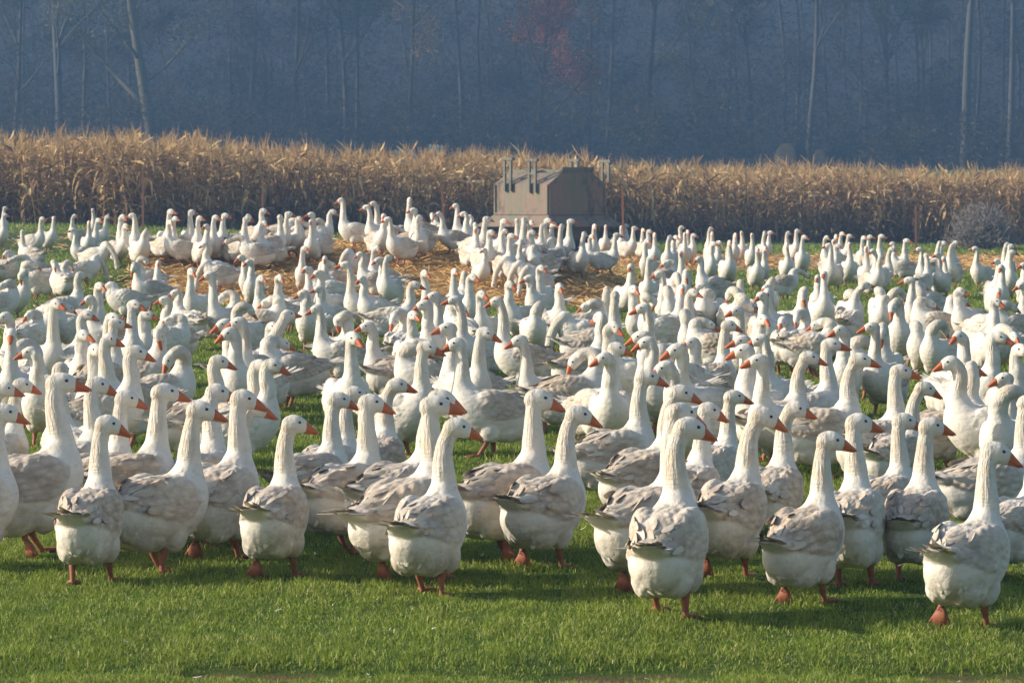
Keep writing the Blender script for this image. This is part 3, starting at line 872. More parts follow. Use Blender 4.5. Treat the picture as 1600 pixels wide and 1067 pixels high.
# dry grey bush
def twig_bush(name, cx, cy, rx, rz_, n, colr, label, cat, thick=.006):
    rs = random.Random(11); g = Geo(); z0 = float(ground(cx, cy))
    for i in range(n):
        a = rs.uniform(0, 6.283); e = rs.uniform(.15, 1.45)
        L = rs.uniform(.5, 1.0)
        end = np.array([math.cos(a) * math.cos(e) * rx * L, math.sin(a) * math.cos(e) * rx * .8 * L, math.sin(e) * rz_ * L])
        mid = end * .5 + np.array([rs.gauss(0, .1), rs.gauss(0, .1), .12])
        P = catmull([(rs.gauss(0, .12), rs.gauss(0, .1), 0), mid, end], 3)
        v, f = circ_loft(path_secs(P, np.linspace(thick * 1.8, thick * .6, len(P))), 3)
        g.add(v, f, 0, rs.random())
        for k in range(5):
            b = P[rs.randint(3, len(P) - 1)]
            P2 = [b, b + np.array([rs.gauss(0, .09), rs.gauss(0, .09), rs.gauss(.03, .08)]), b + np.array([rs.gauss(0, .16), rs.gauss(0, .16), rs.gauss(.02, .14)])]
            v, f = circ_loft(path_secs(P2, [thick * .8, thick * .7, thick * .5]), 3)
            g.add(v, f, 0, rs.random())
    t = NT(name + '_twigs'); r = t.attr('rnd', 2)
    m = t.out(t.mix(r, tuple(k * .6 for k in colr), colr), .9, None, .1)
    o = link(name, g.mesh(name, (m,), False), label, cat)
    o.location = (cx, cy, z0)
bp = at_px(1535, 106)
twig_bush('dry_bush', bp[0], 106, 1.35, 1.5, 620, (.30, .27, .25), 'rounded grey leafless dry bush before the maize at the right', 'bush', .007)

# ------------------------------------------------------------------ far field: bale, trough, slatted panel
def mat_bale():
    t = NT('hay_bale'); tc = t.n('TexCoord'); n = t.noise(t.vscale(tc.outputs['Object'], (4, 40, 40)), 1.0, 3)
    return t.out(t.mix(n, (.022, .020, .017), (.05, .043, .032)), .95, t.bump(n, .8, .05), .1)
M_BA = mat_bale()
def bale(px, dist, r, L, rot, label):
    p = at_px(px, dist); g = Geo()
    secs = [(np.array([x, 0, r]), (0, 0, 1), (0, 1, 0), rr, rr) for x, rr in ((-L / 2, r * .02), (-L / 2 + .02, r * .55), (-L / 2, r * .93), (-L / 2 + .06, r), (0, r * 1.01), (L / 2 - .06, r), (L / 2, r * .93), (L / 2 - .02, r * .55), (L / 2, r * .02))]
    v, f = circ_loft(secs, 28); g.add(v, f)
    o = link('hay_bale', g.mesh('hay_bale', (M_BA,), True), label, 'hay bale', group='round bales by the forest')
    o.location = (p[0], dist, float(ground(p[0], dist)) - .05); o.rotation_euler = (0, 0, rot)
bale(1236, 226, .82, 1.4, R(55), 'paler round hay bale in the haze behind the maize, left of two')
bale(1290, 234, .66, 1.2, R(40), 'dim dark round hay bale right beside the paler one')
g = Geo()
for k in range(4): g.box(((k - 1.5) * .24, 0, .55), (.10, .03, 1.1))
for z in (.12, .55, .98): g.box((0, .03, z), (.9, .03, .08))
t = NT('pale_grey_boards'); M_PB = t.out((.42, .44, .45), .8)
p = at_px(680, 224); o = link('slatted_panel', g.mesh('slatted_panel', (M_PB,), False), 'pale upright slatted wooden panel standing before the dark forest', 'pallet')
o.location = (p[0], 224, CAM_H + (HZ - 208) / F * 224); o.location[2] = float(ground(p[0], 224)); o.rotation_euler = (R(-8), R(5), R(10))
g = Geo(); g.box((0, 0, .62), (1.5, .8, .10)); g.box((0, -.38, .50), (1.5, .04, .16))
for sx in (-.65, .65):
    for sy in (-.3, .3): g.box((sx, sy, .285), (.07, .07, .57))
t = NT('blue_grey_sheet'); M_BL = t.out((.16, .25, .33), .6)
p = at_px(631, 222); o = link('low_table', g.mesh('low_table', (M_BL,), False), 'low bluish flat-topped table left of the pale slatted panel', 'table')
o.location = (p[0], 222, float(ground(p[0], 222)))

# ------------------------------------------------------------------ forest
def mat_bark(name, a, b):
    t = NT(name); tc = t.n('TexCoord'); n = t.noise(t.vscale(tc.outputs['Object'], (6, 6, 1.5)), 1.0, 4, .7)
    return t.out(t.mix(n, a, b), .9, None, .1)
M_B1 = mat_bark('pale_bark', (.04, .04, .038), (.10, .098, .095)); M_B2 = mat_bark('dark_bark', (.035, .032, .028), (.10, .09, .075)); M_B3 = mat_bark('mossy_bark', (.06, .055, .035), (.14, .13, .085))
def mat_leaf(name, a, b, c3):
    t = NT(name); r = t.attr('rnd', 2)
    return t.out(t.ramp(r, [(0., a), (.6, b), (1., c3)]), .8, None, .1, .25)
M_L = {'brown': mat_leaf('brown_twigs', (.014, .013, .011), (.055, .045, .030), (.15, .115, .065)),
       'green': mat_leaf('dull_green_leaves', (.016, .026, .013), (.042, .056, .026), (.09, .10, .045)),
       'red': mat_leaf('rusty_leaves', (.13, .045, .025), (.34, .11, .05), (.55, .21, .09)),
       'gold': mat_leaf('ochre_leaves', (.10, .075, .025), (.30, .18, .055), (.50, .33, .11)),
       'grey': mat_leaf('grey_green_twigs', (.05, .05, .034), (.13, .12, .075), (.24, .21, .13))}
def leaf_cloud(rs_, centres, radii, n, size, strands=.5):
    """small leaf and twig faces spread through clumps"""
    k = rs_.integers(0, len(centres), n)
    d = rs_.normal(size=(n, 3)); d /= np.linalg.norm(d, axis=1)[:, None]
    r = rs_.random(n) ** .45
    P = centres[k] + d * (r * radii[k])[:, None] * np.array([1, 1, .8])
    a = rs_.normal(size=(n, 3)); a[:, 2] *= .8; a /= np.linalg.norm(a, axis=1)[:, None]
    b = np.cross(a, rs_.normal(size=(n, 3))); b /= np.linalg.norm(b, axis=1)[:, None]
    st = rs_.random(n) < strands
    L = size * (.6 + .8 * rs_.random(n)) * np.where(st, 3.2, 1.0); W = size * np.where(st, .20, .50)
    V = np.stack([P - a * L[:, None] / 2, P + b * W[:, None] / 2, P + a * L[:, None] / 2, P - b * W[:, None] / 2], 1).reshape(-1, 3)
    Q = np.arange(n)[:, None] * 4 + np.arange(4)
    return V, Q, np.repeat(np.clip(rs_.random(n) * .45 + .55 * (rs_.random(len(centres)) ** 1.3)[k], 0, 1), 4)
def tree(px, dist, H, r0, bark, leaf, label, lean=0.0, fork=.35, nclump=26, nleaf=4200, wob=.03, bare=0, group='trees at the edge of the forest', lsize=.22, spread=.23):
    rs = random.Random(int(px * 7 + dist)); rn = np.random.default_rng(int(px * 3 + dist))
    p = at_px(px, dist); z0 = float(ground(p[0], dist)) - .2
    root = bpy.data.objects.new('tree', None); C.objects.link(root); root.location = (p[0], dist, z0)
    root['label'] = label; root['category'] = 'tree'; root['group'] = group
    g = Geo(); ends = []
    def limb(P0, d, L, r, depth):
        pts = [P0]; dd = unit(d); m = 6 if depth == 0 else 4
        for i in range(m):
            dd = unit(dd + np.array([rs.gauss(0, wob * (1 + depth * 3)), rs.gauss(0, wob * (1 + depth * 3)), .02 + .05 * depth]))
            pts.append(pts[-1] + dd * L / m)
        Pc = catmull(pts, 2)
        rad = np.linspace(r, r * (.35 if depth else .30), len(Pc))
        if depth == 0: rad[0] *= 1.35
        v, f = circ_loft(path_secs(Pc, rad, side=(0, 1, .01)), 9 if depth == 0 else 5); g.add(v, f)
        if depth >= 1: ends.append(Pc[-1]); ends.append(Pc[len(Pc) // 2])
        if depth < 3:
            nb = (11 if depth == 0 else 4)
            for k in range(nb):
                t = rs.uniform(fork, .98) if depth == 0 else rs.uniform(.3, 1)
                i = min(int(t * (len(Pc) - 1)), len(Pc) - 1)
                a = rs.uniform(0, 6.283); tilt = rs.uniform(.45, 1.1)
                nd = unit(unit(Pc[min(i + 1, len(Pc) - 1)] - Pc[max(i - 1, 0)]) * math.cos(tilt) + np.array([math.cos(a), math.sin(a), .15]) * math.sin(tilt))
                limb(Pc[i], nd, L * rs.uniform(.28, .48) * (1 if depth == 0 else .9), rad[i] * rs.uniform(.35, .6), depth + 1)
    limb(np.zeros(3), np.array([math.sin(R(lean)), 0, math.cos(R(lean))]), H, r0, 0)
    link('trunk', g.mesh('trunk', (bark,), True), parent=root)
    E = np.array(ends)
    if len(E) > nclump * 3: E = E[rn.choice(len(E), nclump * 3, replace=False)]
    V, Q, A = leaf_cloud(rn, E, np.full(len(E), H * spread * .38) * rn.uniform(.5, 1.2, len(E)), nleaf, lsize, .65)
    me = mesh_np('crown', V, [Q], [M_L[leaf]], smooth=False); attr(me, 'rnd', 'FLOAT', A)
    link('crown', me, parent=root)
    return root
tree(95, 236, 21, .30, M_B1, 'grey', 'tall slim tree with pale upright trunk and drooping grey-green twigs at the far left', 0, .3, nleaf=5500)
tree(243, 238, 20, .42, M_B3, 'grey', 'forked mossy tree spreading wide limbs, right of the pale trunk at the left', -7, .18, nleaf=5500)
tree(22, 242, 17, .20, M_B2, 'green', 'dull green bushy tree cut by the left edge of the photo', 2, .2)
tree(175, 244, 14, .12, M_B2, 'brown', 'thin brown leafless tree between pale trunk and forked mossy tree', -3, .25)
tree(385, 240, 13, .16, M_B1, 'brown', 'short slanting grey trunk with few twigs, left of the forest centre', 5, .4, nleaf=900)
tree(455, 250, 19, .22, M_B2, 'brown', 'dark slender tree behind the slanting grey trunk', 0)
tree(540, 248, 17, .20, M_B2, 'green', 'dark leafy tree left of the orange tinged one', 1, .2)
tree(640, 240, 14, .20, M_B2, 'gold', 'tree with faint orange ochre leaves above the low bluish table', 0, .2, nleaf=4200, lsize=.26)
tree(725, 246, 18, .18, M_B1, 'brown', 'thin greyish stem between the orange and the rusty red trees', -2, .4)
tree(840, 240, 15, .22, M_B2, 'red', 'tree with rusty red autumn leaves above the feeder', 0, .2, nleaf=5200, lsize=.28, spread=.27)
tree(945, 243, 18, .16, M_B1, 'brown', 'thin grey stem right of the rusty red tree', 4, .4)
tree(1010, 252, 20, .25, M_B2, 'green', 'dull dark green tree in the right half behind the thin grey stem', 0, .2)
tree(1095, 246, 12, .16, M_B2, 'grey', 'low grey-brown rounded tree left of the kinked pale trunk', 0, .15)
tree(1262, 238, 20, .22, M_B1, 'brown', 'kinked pale slender trunk above the paler hay bale', -1, .45, wob=.07)
tree(1175, 252, 18, .2, M_B2, 'brown', 'dark brown tree just left of the kinked pale trunk', 0)
tree(1385, 250, 19, .26, M_B2, 'brown', 'dark forked tree with bright sky gaps right of the kinked trunk', 2, .3, nleaf=1300)
tree(1508, 236, 22, .34, M_B1, 'brown', 'thick straight pale grey trunk near the right edge', 0, .5)
tree(1577, 238, 21, .24, M_B1, 'brown', 'slimmer greyish trunk closest to the right edge', 1, .5)
tree(1445, 246, 14, .15, M_B2, 'green', 'low dull green tree left of the thick straight pale trunk', 0, .2)
# the mass of the wood behind the edge
rn = np.random.default_rng(5)
nc = 1900
cx = rn.uniform(-75, 75, nc); cy = rn.uniform(247, 290, nc)
low = np.arange(nc) < 420
cy = np.where(low, rn.uniform(231, 246, nc), cy)
cen = np.column_stack([cx, cy, ground(cx, cy) + np.where(low, rn.uniform(.2, 5, nc) * rn.random(nc), rn.uniform(.3, 24, nc) * np.clip(rn.random(nc) * 1.6, 0, 1))])
V, Q, A = leaf_cloud(rn, cen, rn.uniform(1.6, 3.8, nc), 420000, .25, .8)
g = Geo()
for i in range(120):
    x = rn.uniform(-70, 70); y = rn.uniform(248, 292); H = rn.uniform(14, 26); z = float(ground(x, y)) - .3
    P = catmull([(x, y, z), (x + rn.normal(0, .4), y, z + H * .5), (x + rn.normal(0, 1.0), y, z + H)], 3)
    r0 = rn.uniform(.06, .22)
    v, f = circ_loft(path_secs(P, np.linspace(r0, r0 * .3, len(P)), side=(0, 1, .01)), 5); g.add(v, f, 1)
Vt = np.vstack(g.v); nQ = len(Q)
quads_t = np.array([f for f in g.f if len(f) == 4]) + len(V); tris_t = np.array([f for f in g.f if len(f) == 3]) + len(V)
me = mesh_np('forest', np.vstack([V, Vt]), [Q, quads_t, tris_t], [M_L['brown'], mat_bark('wood_bark', (.03, .029, .026), (.09, .085, .078))], False, np.concatenate([np.zeros(nQ), np.ones(len(quads_t) + len(tris_t))]))
attr(me, 'rnd', 'FLOAT', np.concatenate([A, np.zeros(len(Vt))]))
link('forest', me, 'dark hazy mass of leafless woodland filling the background', 'forest', 'stuff')

# ------------------------------------------------------------------ the flock
# each bird: head centre (x, y) in a crop of the photo, pose, head yaw, body yaw [, wing tone][, ground row of its feet]
# yaw: 0 right, 90 away from the camera, 180 left, 270 towards the camera
BIRDS = []
def crop(x0, y0, s, rows):
    for r in rows:
        cx, cy, pose, hy, by = r[:5]
        tone = r[5] if len(r) > 5 else None
        fy = r[6] if len(r) > 6 else None
        lg = r[7] if len(r) > 7 else None
        BIRDS.append([x0 + cx / s, y0 + cy / s, pose, hy, by, tone, (y0 + fy / s) if fy else None, lg])
# near birds walking away to the right
crop(0, 550, 2.6675, [
 (50, 252, 'T', -5, 58, .3, 900, 0), (462, 288, 'T', -5, 78, .75, 958, 4), (802, 238, 'T', -5, 52, .6, 932, 2), (312, 135, 'T', -5, 42, .8, 850, 0), (992, 192, 'T', -8, 62, .45, 868, 1),
 (685, 158, 'T', 12, 50, .85, 800, 3), (520, 190, 'T', -5, 60, .6, 770, 0), (402, 128, 'T', -5, 62, .3, 720, 0), (42, 152, 'T', -8, 80, .8, 700, 0), (85, 130, 'T', -5, 60, .4, 640, 3),
 (262, 80, 'T', 75, 110, .3, 640, 3), (930, 175, 'T', -5, 75, .5, 800, 0), (1028, 215, 'T', -5, 60, .5, 815, 3)])
crop(400, 550, 2.6675, [
 (178, 292, 'T', -8, 75, .7, 940, 1), (492, 207, 'T', -8, 50, .6, 842, 2), (365, 187, 'T', -5, 45, .6, 740, 0), (425, 165, 'T', -5, 60, .4, 700, 3), (572, 142, 'T', -10, 75, .75, 690, 3),
 (846, 312, 'T', -8, 63, .45, 1022, 2), (792, 228, 'T', -8, 45, .6, 960, 1), (752, 187, 'T', -12, 42, .6, 860, 0)])
crop(800, 550, 2.482, [
 (100, 178, 'T', -8, 45, .9, 815, 0), (238, 230, 'T', -8, 52, .65, 830, 5), (545, 98, 'T', -8, 28, .6, 600, 0), (640, 155, 'T', -12, 40, .6, 700, 3), (735, 217, 'T', -12, 70, .5, 760, 0),
 (680, 235, 'T', 25, 45, .6, 935, 1), (712, 300, 'T', 5, 72, .5, 1035, 2), (940, 240, 'T', -8, 65, .6, 880, 1), (860, 170, 'T', 0, 60, .4, 640, 3)])
crop(1200, 550, 2.37, [
 (240, 330, 'T', -8, 55, .75, 932, 5), (362, 250, 'T', -5, 78, .35, 862, 3), (82, 208, 'T', -20, 70, .6, 740, 0), (605, 282, 'T', -8, 66, .6, 862, 4), (515, 252, 'T', -5, 55, .5, 760, 3),
 (820, 360, 'T', -8, 62, .45, 1022, 1), (145, 15, 'T', -8, 35, .6, 420, 0), (350, 30, 'T', -8, 20, .6, 470, 0), (475, 65, 'T', -8, 40, .4, 520, 3), (562, 127, 'T', -8, 50, .5, 560, 0),
 (735, 57, 'T', -8, 40, .8, 452, 3), (870, 108, 'T', 190, 235, .4, 480, 0), (948, 180, 'T', -5, 18, .6, 700, 0), (1010, 330, 'T', 0, 50, .3, 850, 3), (800, 170, 'P', 60, 250, .2)])
# middle and back of the flock
crop(0, 300, 3.81, [
 (25, 100, 'T', -10, -60), (35, 140, 'T', -10, -50), (255, 165, 'T', -15, -35, .4), (315, 158, 'T', 275, -60), (430, 145, 'T', -10, 230), (138, 235, 'T', 70, 140, .3), (425, 232, 'T', 185, 185, .7),
 (555, 110, 'T', 280, 290), (570, 168, 'T', -20, 280), (530, 182, 'T', 300, 290), (635, 150, 'T', -10, -60), (728, 168, 'T', -25, 215, .3), (748, 190, 'N', -30, -50), (800, 152, 'T', 190, 240),
 (868, 255, 'Q', 60, 300, .1), (1010, 170, 'T', -10, 200, .3), (1030, 142, 'T', -10, -60), (1058, 168, 'T', -15, -50), (1155, 142, 'T', -12, -75, .2), (1190, 178, 'T', -20, -70), (1215, 197, 'N', 195, -60, .3),
 (1275, 160, 'T', -10, -70), (1340, 167, 'T', -8, -60), (1443, 150, 'T', 60, 40), (1470, 172, 'T', -10, -60), (1345, 300, 'H', 195, 190, .5), (1200, 320, 'N', 190, 175, .2), (1452, 392, 'T', 210, 240), (1475, 422, 'T', 215, 250),
 (1140, 468, 'T', -35, 250, .2), (1258, 492, 'U', 188, 215, .5), (1055, 602, 'T', 195, 150, .15), (925, 432, 'N', 275, 300, .4), (860, 420, 'P', 180, 200, .2), (795, 455, 'B', 250, 190, .7), (700, 420, 'G', 0, -30, .2),
 (640, 500, 'G', 0, 20, .2), (600, 562, 'N', -50, -30), (120, 500, 'B', 250, 320, .8), (40, 375, 'S', 0, 60, .2), (200, 440, 'S', 0, 200, .5), (330, 440, 'Q', 0, 100, .1), (425, 440, 'Q', 0, 230, .2),
 (482, 500, 'N', 70, 30, .5), (440, 590, 'G', 0, 10, .4), (520, 640, 'N', 190, 178, .6), (350, 652, 'U', -30, -50, .2), (35, 740, 'N', 190, 230), (55, 830, 'T', 275, 265), (190, 952, 'T', 185, 240),
 (150, 740, 'S', 0, 80, .1), (30, 560, 'S', 0, 40, .3), (495, 735, 'N', -35, 30, .3), (570, 730, 'G', 0, 200, .3), (650, 752, 'N', -30, -70), (735, 780, 'T', 10, 60), (515, 860, 'T', -20, -60), (600, 935, 'T', -50, -80),
 (675, 872, 'T', -15, 250), (840, 672, 'T', -20, -60, .2), (822, 960, 'N', -12, 25, .5), (885, 742, 'T', -15, -60), (942, 655, 'N', 195, 230), (962, 850, 'B', 275, 330, .7), (1372, 775, 'N', 200, 230), (1382, 842, 'N', 205, 240),
 (1432, 782, 'T', 195, 240), (1490, 695, 'P', 0, 250, .2), (1330, 640, 'Q', 0, 15, .4), (1170, 560, 'G', 180, 185, .5), (1320, 1012, 'T', -15, 35, .5), (1040, 1000, 'Q', 0, 15, .5), (60, 420, 'H', 190, 200, .4),
 (240, 700, 'S', 0, 15, .5), (1010, 760, 'S', 0, 20, .2), (380, 700, 'S', 0, 200, .3), (90, 960, 'Q', 0, 60, .5)])
crop(400, 300, 3.81, [
 (45, 120, 'T', -10, -40), (25, 192, 'T', -15, 200, .5), (155, 152, 'T', 70, 60), (195, 135, 'T', -10, -60), (252, 168, 'N', -20, -40), (300, 195, 'H', 190, 0, .5, 362), (322, 150, 'T', 200, 250), (322, 185, 'T', 270, 270),
 (440, 118, 'N', -20, 10, .5, 362), (345, 190, 'Q', 0, 350, .9, 372), (507, 50, 'U', 185, 195, .3, 345), (665, 90, 'T', 190, 225, .3, 355), (720, 65, 'U', 190, 215, .3, 330), (752, 152, 'N', 250, 280), (802, 160, 'T', 190, 200, .5, 440),
 (900, 48, 'U', 110, 200, .6, 330), (930, 125, 'T', 190, 230), (980, 150, 'N', 60, 250), (1107, 122, 'T', 190, 200, .8, 368), (1052, 150, 'Q', 0, 100, .1), (1187, 85, 'U', 185, 205, .8, 362), (1225, 137, 'T', 190, 230), (1265, 150, 'N', 185, 190, .9, 362),
 (1308, 192, 'T', 100, 100), (1325, 222, 'N', 275, 280), (1375, 182, 'T', -12, -50), (1470, 182, 'T', -12, -55), (1395, 238, 'T', -12, -60, .4), (1480, 240, 'T', -10, 240), (1352, 362, 'N', 195, 275, .2, 572),
 (278, 345, 'T', -35, 240, .2), (315, 472, 'T', 240, 250), (402, 402, 'N', 265, 250), (372, 488, 'N', 195, 240, .3), (618, 370, 'N', 190, 200, .7), (692, 345, 'T', -20, 200, .5), (745, 402, 'N', 200, 220, .6), (782, 398, 'T', 60, 230, .5),
 (542, 437, 'U', 190, 215, .2), (500, 500, 'G', 180, 200, .5), (635, 522, 'N', 205, 240, .3), (38, 512, 'N', -25, 240, .3), (132, 510, 'N', -30, 200, .2), (450, 440, 'S', 180, 200, .8), (925, 548, 'N', -25, 30, .2),
 (1040, 482, 'T', -45, 230), (1187, 472, 'T', -75, 260, .2), (1228, 492, 'T', 80, 80), (1272, 512, 'N', -20, 260), (1420, 555, 'G', 0, 200, .2), (1500, 560, 'G', 180, 200, .2), (1350, 608, 'N', -45, 230),
 (290, 600, 'F', 175, 240, .3), (372, 582, 'T', 190, 230), (280, 665, 'G', 180, 200, .2), (365, 692, 'T', 195, 210, .3), (205, 745, 'F', 30, 20, .4), (85, 805, 'T', -30, -75), (505, 765, 'B', 215, 300, .5), (605, 865, 'T', -45, 280, .1),
 (680, 802, 'T', 195, 205, .4), (80, 660, 'S', 0, 20, .6), (810, 760, 'Q', 0, 60, .1), (835, 850, 'H', 215, 240, .4), (945, 730, 'N', -50, 280, .1), (1008, 670, 'N', 190, 220), (1070, 622, 'T', 195, 225), (1132, 812, 'T', 188, 210, .5),
 (1212, 642, 'U', 190, 230, .3), (1190, 912, 'T', 188, 185, .7), (1028, 932, 'T', -15, 300, .2), (1352, 832, 'T', -20, -60, .2), (1445, 655, 'U', 195, 200, .8), (1220, 700, 'S', 0, 100, .1), (880, 920, 'S', 0, 15, .9),
 (1000, 950, 'S', 180, 190, .5), (20, 1040, 'T', -10, -60), (115, 1030, 'N', -20, 20), (150, 900, 'S', 180, 190, .7), (870, 250, 'H', 200, 10, .8, 362), (930, 290, 'Q', 0, 350, .8, 372),
  (230, 250, 'S', 0, 355, .5, 380)])
crop(800, 300, 3.81, [
 (32, 180, 'T', 80, 60), (68, 158, 'U', 85, -10, .7, 480), (8, 272, 'T', -10, -60), (45, 282, 'T', 70, 290, .2, 512), (125, 205, 'T', 280, 280), (118, 242, 'N', -20, 300), (172, 205, 'T', -10, 60), (208, 200, 'T', -15, -60),
 (240, 195, 'T', -15, 250), (285, 200, 'U', 80, 80, .6, 490), (357, 200, 'T', -12, -50), (405, 190, 'T', -12, -45), (425, 262, 'T', 40, 300), (457, 277, 'T', -15, 200, .2, 480), (485, 210, 'T', 280, 285, .3), (553, 210, 'T', 262, 275, .2),
 (648, 215, 'T', 275, 280), (622, 255, 'T', -12, -20, .4, 515), (695, 205, 'T', -12, -40), (735, 220, 'T', -12, -50), (782, 230, 'T', -70, -80), (817, 232, 'N', -20, -60), (800, 290, 'T', -30, 240), (855, 257, 'T', 268, 290, .2),
 (820, 395, 'U', -25, 250, .2), (960, 267, 'T', -40, 250), (930, 272, 'T', 60, 250), (1012, 210, 'T', -12, -60), (1022, 250, 'T', 275, 280), (1055, 235, 'T', 280, 280), (1087, 260, 'T', -12, -70), (1003, 370, 'T', 262, 280),
 (1112, 405, 'N', 190, 200, .5), (880, 490, 'T', 188, 240, .2), (690, 445, 'N', 250, 300, .3), (1182, 220, 'T', -15, 240), (1193, 250, 'T', 280, 260), (1207, 312, 'T', -20, 270, .2, 545), (1237, 305, 'N', -20, 280), (1298, 300, 'T', 268, 275, .2, 568),
 (1328, 255, 'T', 275, 275), (1375, 242, 'T', 270, 270), (1425, 262, 'T', 280, 275), (1505, 245, 'T', 60, -60), (1465, 345, 'T', 262, 270), (1507, 332, 'T', 275, 270, .2, 565), (900, 430, 'S', 0, 20, .8), (1045, 500, 'B', 260, 300),
 (1000, 580, 'N', 275, 290), (945, 605, 'Q', 0, 240, .2), (1050, 592, 'N', -30, 60, .5), (1128, 570, 'L', 190, 210, .2), (1280, 610, 'Q', 0, 270, .1), (1365, 545, 'T', 90, 80, .2), (1465, 610, 'N', 200, 220, .2), (1510, 590, 'T', 230, 250),
 (165, 452, 'T', -12, 260, .2), (112, 512, 'T', 190, 215), (12, 550, 'T', -20, 240), (45, 600, 'G', 180, 230, .2), (305, 575, 'N', 265, 300, .4), (575, 597, 'N', 95, 15, .5), (618, 612, 'T', 80, 20, .6), (745, 577, 'N', -40, 230, .2),
 (820, 652, 'B', 320, 200, .2), (785, 692, 'T', 195, 240, .2), (1000, 650, 'G', 0, 290, .6), (530, 745, 'N', 185, 30, .8), (175, 700, 'Q', 0, 280, .1), (75, 872, 'T', 190, 230, .2), (592, 792, 'T', -22, 230, .2), (215, 960, 'G', 0, 200, .2),
 (645, 932, 'T', -12, -40, .5, 1530), (762, 862, 'N', 190, 230, .2), (800, 902, 'N', 190, 230, .2), (965, 932, 'N', 190, 230, .2), (1050, 882, 'T', 190, 250, .2), (570, 985, 'N', 185, 250), (940, 1040, 'N', 188, 230), (1290, 800, 'T', -15, 60, .7),
 (1340, 702, 'T', 190, 240), (1465, 762, 'T', -60, 280), (1360, 882, 'T', 188, 230), (1372, 962, 'T', 190, 240), (1442, 990, 'T', 190, 240), (1500, 882, 'T', 190, 230), (1175, 790, 'S', 0, 170, .9), (1050, 745, 'Q', 0, 220, .3),
 (460, 680, 'S', 0, 12, .6), (1330, 640, 'S', 0, 270, .1), (1430, 700, 'S', 0, 200, .4), (250, 300, 'S', 0, 190, .5), (1180, 620, 'S', 0, 230, .2), (940, 960, 'S', 0, 200, .2), (370, 1000, 'Q', 0, 30, .8), (160, 340, 'S', 0, 200, .8)])
crop(1200, 300, 3.81, [
 (8, 240, 'T', -10, -60), (125, 245, 'T', -10, 240), (182, 235, 'T', -10, -70), (207, 270, 'T', -12, 280), (122, 315, 'T', 268, 275, .2, 540), (345, 268, 'T', -12, 230, .2), (410, 267, 'T', 270, 270), (437, 247, 'T', -30, 280), (405, 300, 'T', 270, 275),
 (417, 325, 'T', -20, 300), (362, 317, 'T', 190, 230, .4, 600), (482, 262, 'T', -12, -60), (486, 317, 'T', 265, 275), (572, 275, 'T', -15, 240), (612, 270, 'T', -12, -60), (680, 267, 'T', -12, -70), (588, 342, 'T', 250, 260), (628, 352, 'T', 195, 235, .3, 602),
 (660, 372, 'T', 70, 300), (732, 312, 'T', 200, 200, .6), (737, 347, 'T', -12, -20, .5), (832, 292, 'T', -10, -75), (895, 347, 'T', 188, 225, .4), (955, 372, 'T', 80, 80), (1000, 300, 'T', 70, 60), (1027, 302, 'T', -12, -60), (1012, 377, 'T', 220, 250),
 (1067, 420, 'T', 268, 280, .2, 632), (1082, 322, 'T', -12, 250), (1110, 300, 'T', -20, 280), (1217, 342, 'T', 188, 230, .2, 585), (1412, 312, 'T', 60, 250), (1437, 327, 'T', -15, 280), (1462, 360, 'T', -15, 285), (1357, 415, 'T', 200, 250), (1392, 452, 'N', 235, 280, .3),
 (1505, 440, 'T', 190, 250), (1500, 560, 'N', 188, 240), (1375, 595, 'N', 260, 300), (225, 490, 'H', 180, 20, .7), (300, 512, 'T', 250, 270), (335, 500, 'T', 260, 280, .2), (45, 550, 'Q', 0, 260, .1), (8, 595, 'N', 250, 270), (215, 630, 'B', 265, 300, .1),
 (572, 557, 'F', 20, 50, .3), (475, 615, 'S', 0, 265, .1), (640, 600, 'S', 0, 250, .1), (690, 650, 'S', 0, 280, .3), (732, 690, 'B', 225, 250, .2), (818, 532, 'T', 188, 215, .4), (890, 590, 'Q', 0, 260, .2), (800, 610, 'Q', 0, 240, .2),
 (960, 670, 'S', 0, 190, .7), (1165, 592, 'T', -15, 250, .2), (1140, 650, 'S', 180, 185, .6), (1378, 652, 'N', -20, 240, .2), (1450, 690, 'S', 180, 190, .7), (280, 790, 'S', 0, 12, .5), (440, 835, 'T', 190, 260, .2), (612, 812, 'T', 195, 235, .6),
 (680, 850, 'B', 265, 280, .3), (900, 810, 'S', 0, 250, .1), (1040, 810, 'Q', 0, 260, .1), (1150, 855, 'N', 210, 290, .2), (1338, 862, 'N', -18, 280, .2), (1450, 850, 'H', 290, 300, .1), (1515, 945, 'N', -60, 270), (402, 932, 'T', -12, 30, .3),
 (1110, 1025, 'N', 190, 200, .2), (1205, 1048, 'N', -15, 190, .3), (80, 780, 'S', 0, 100, .2), (620, 900, 'S', 180, 200, .8), (160, 760, 'Q', 0, 90, .2), (930, 560, 'S', 0, 200, .5)])

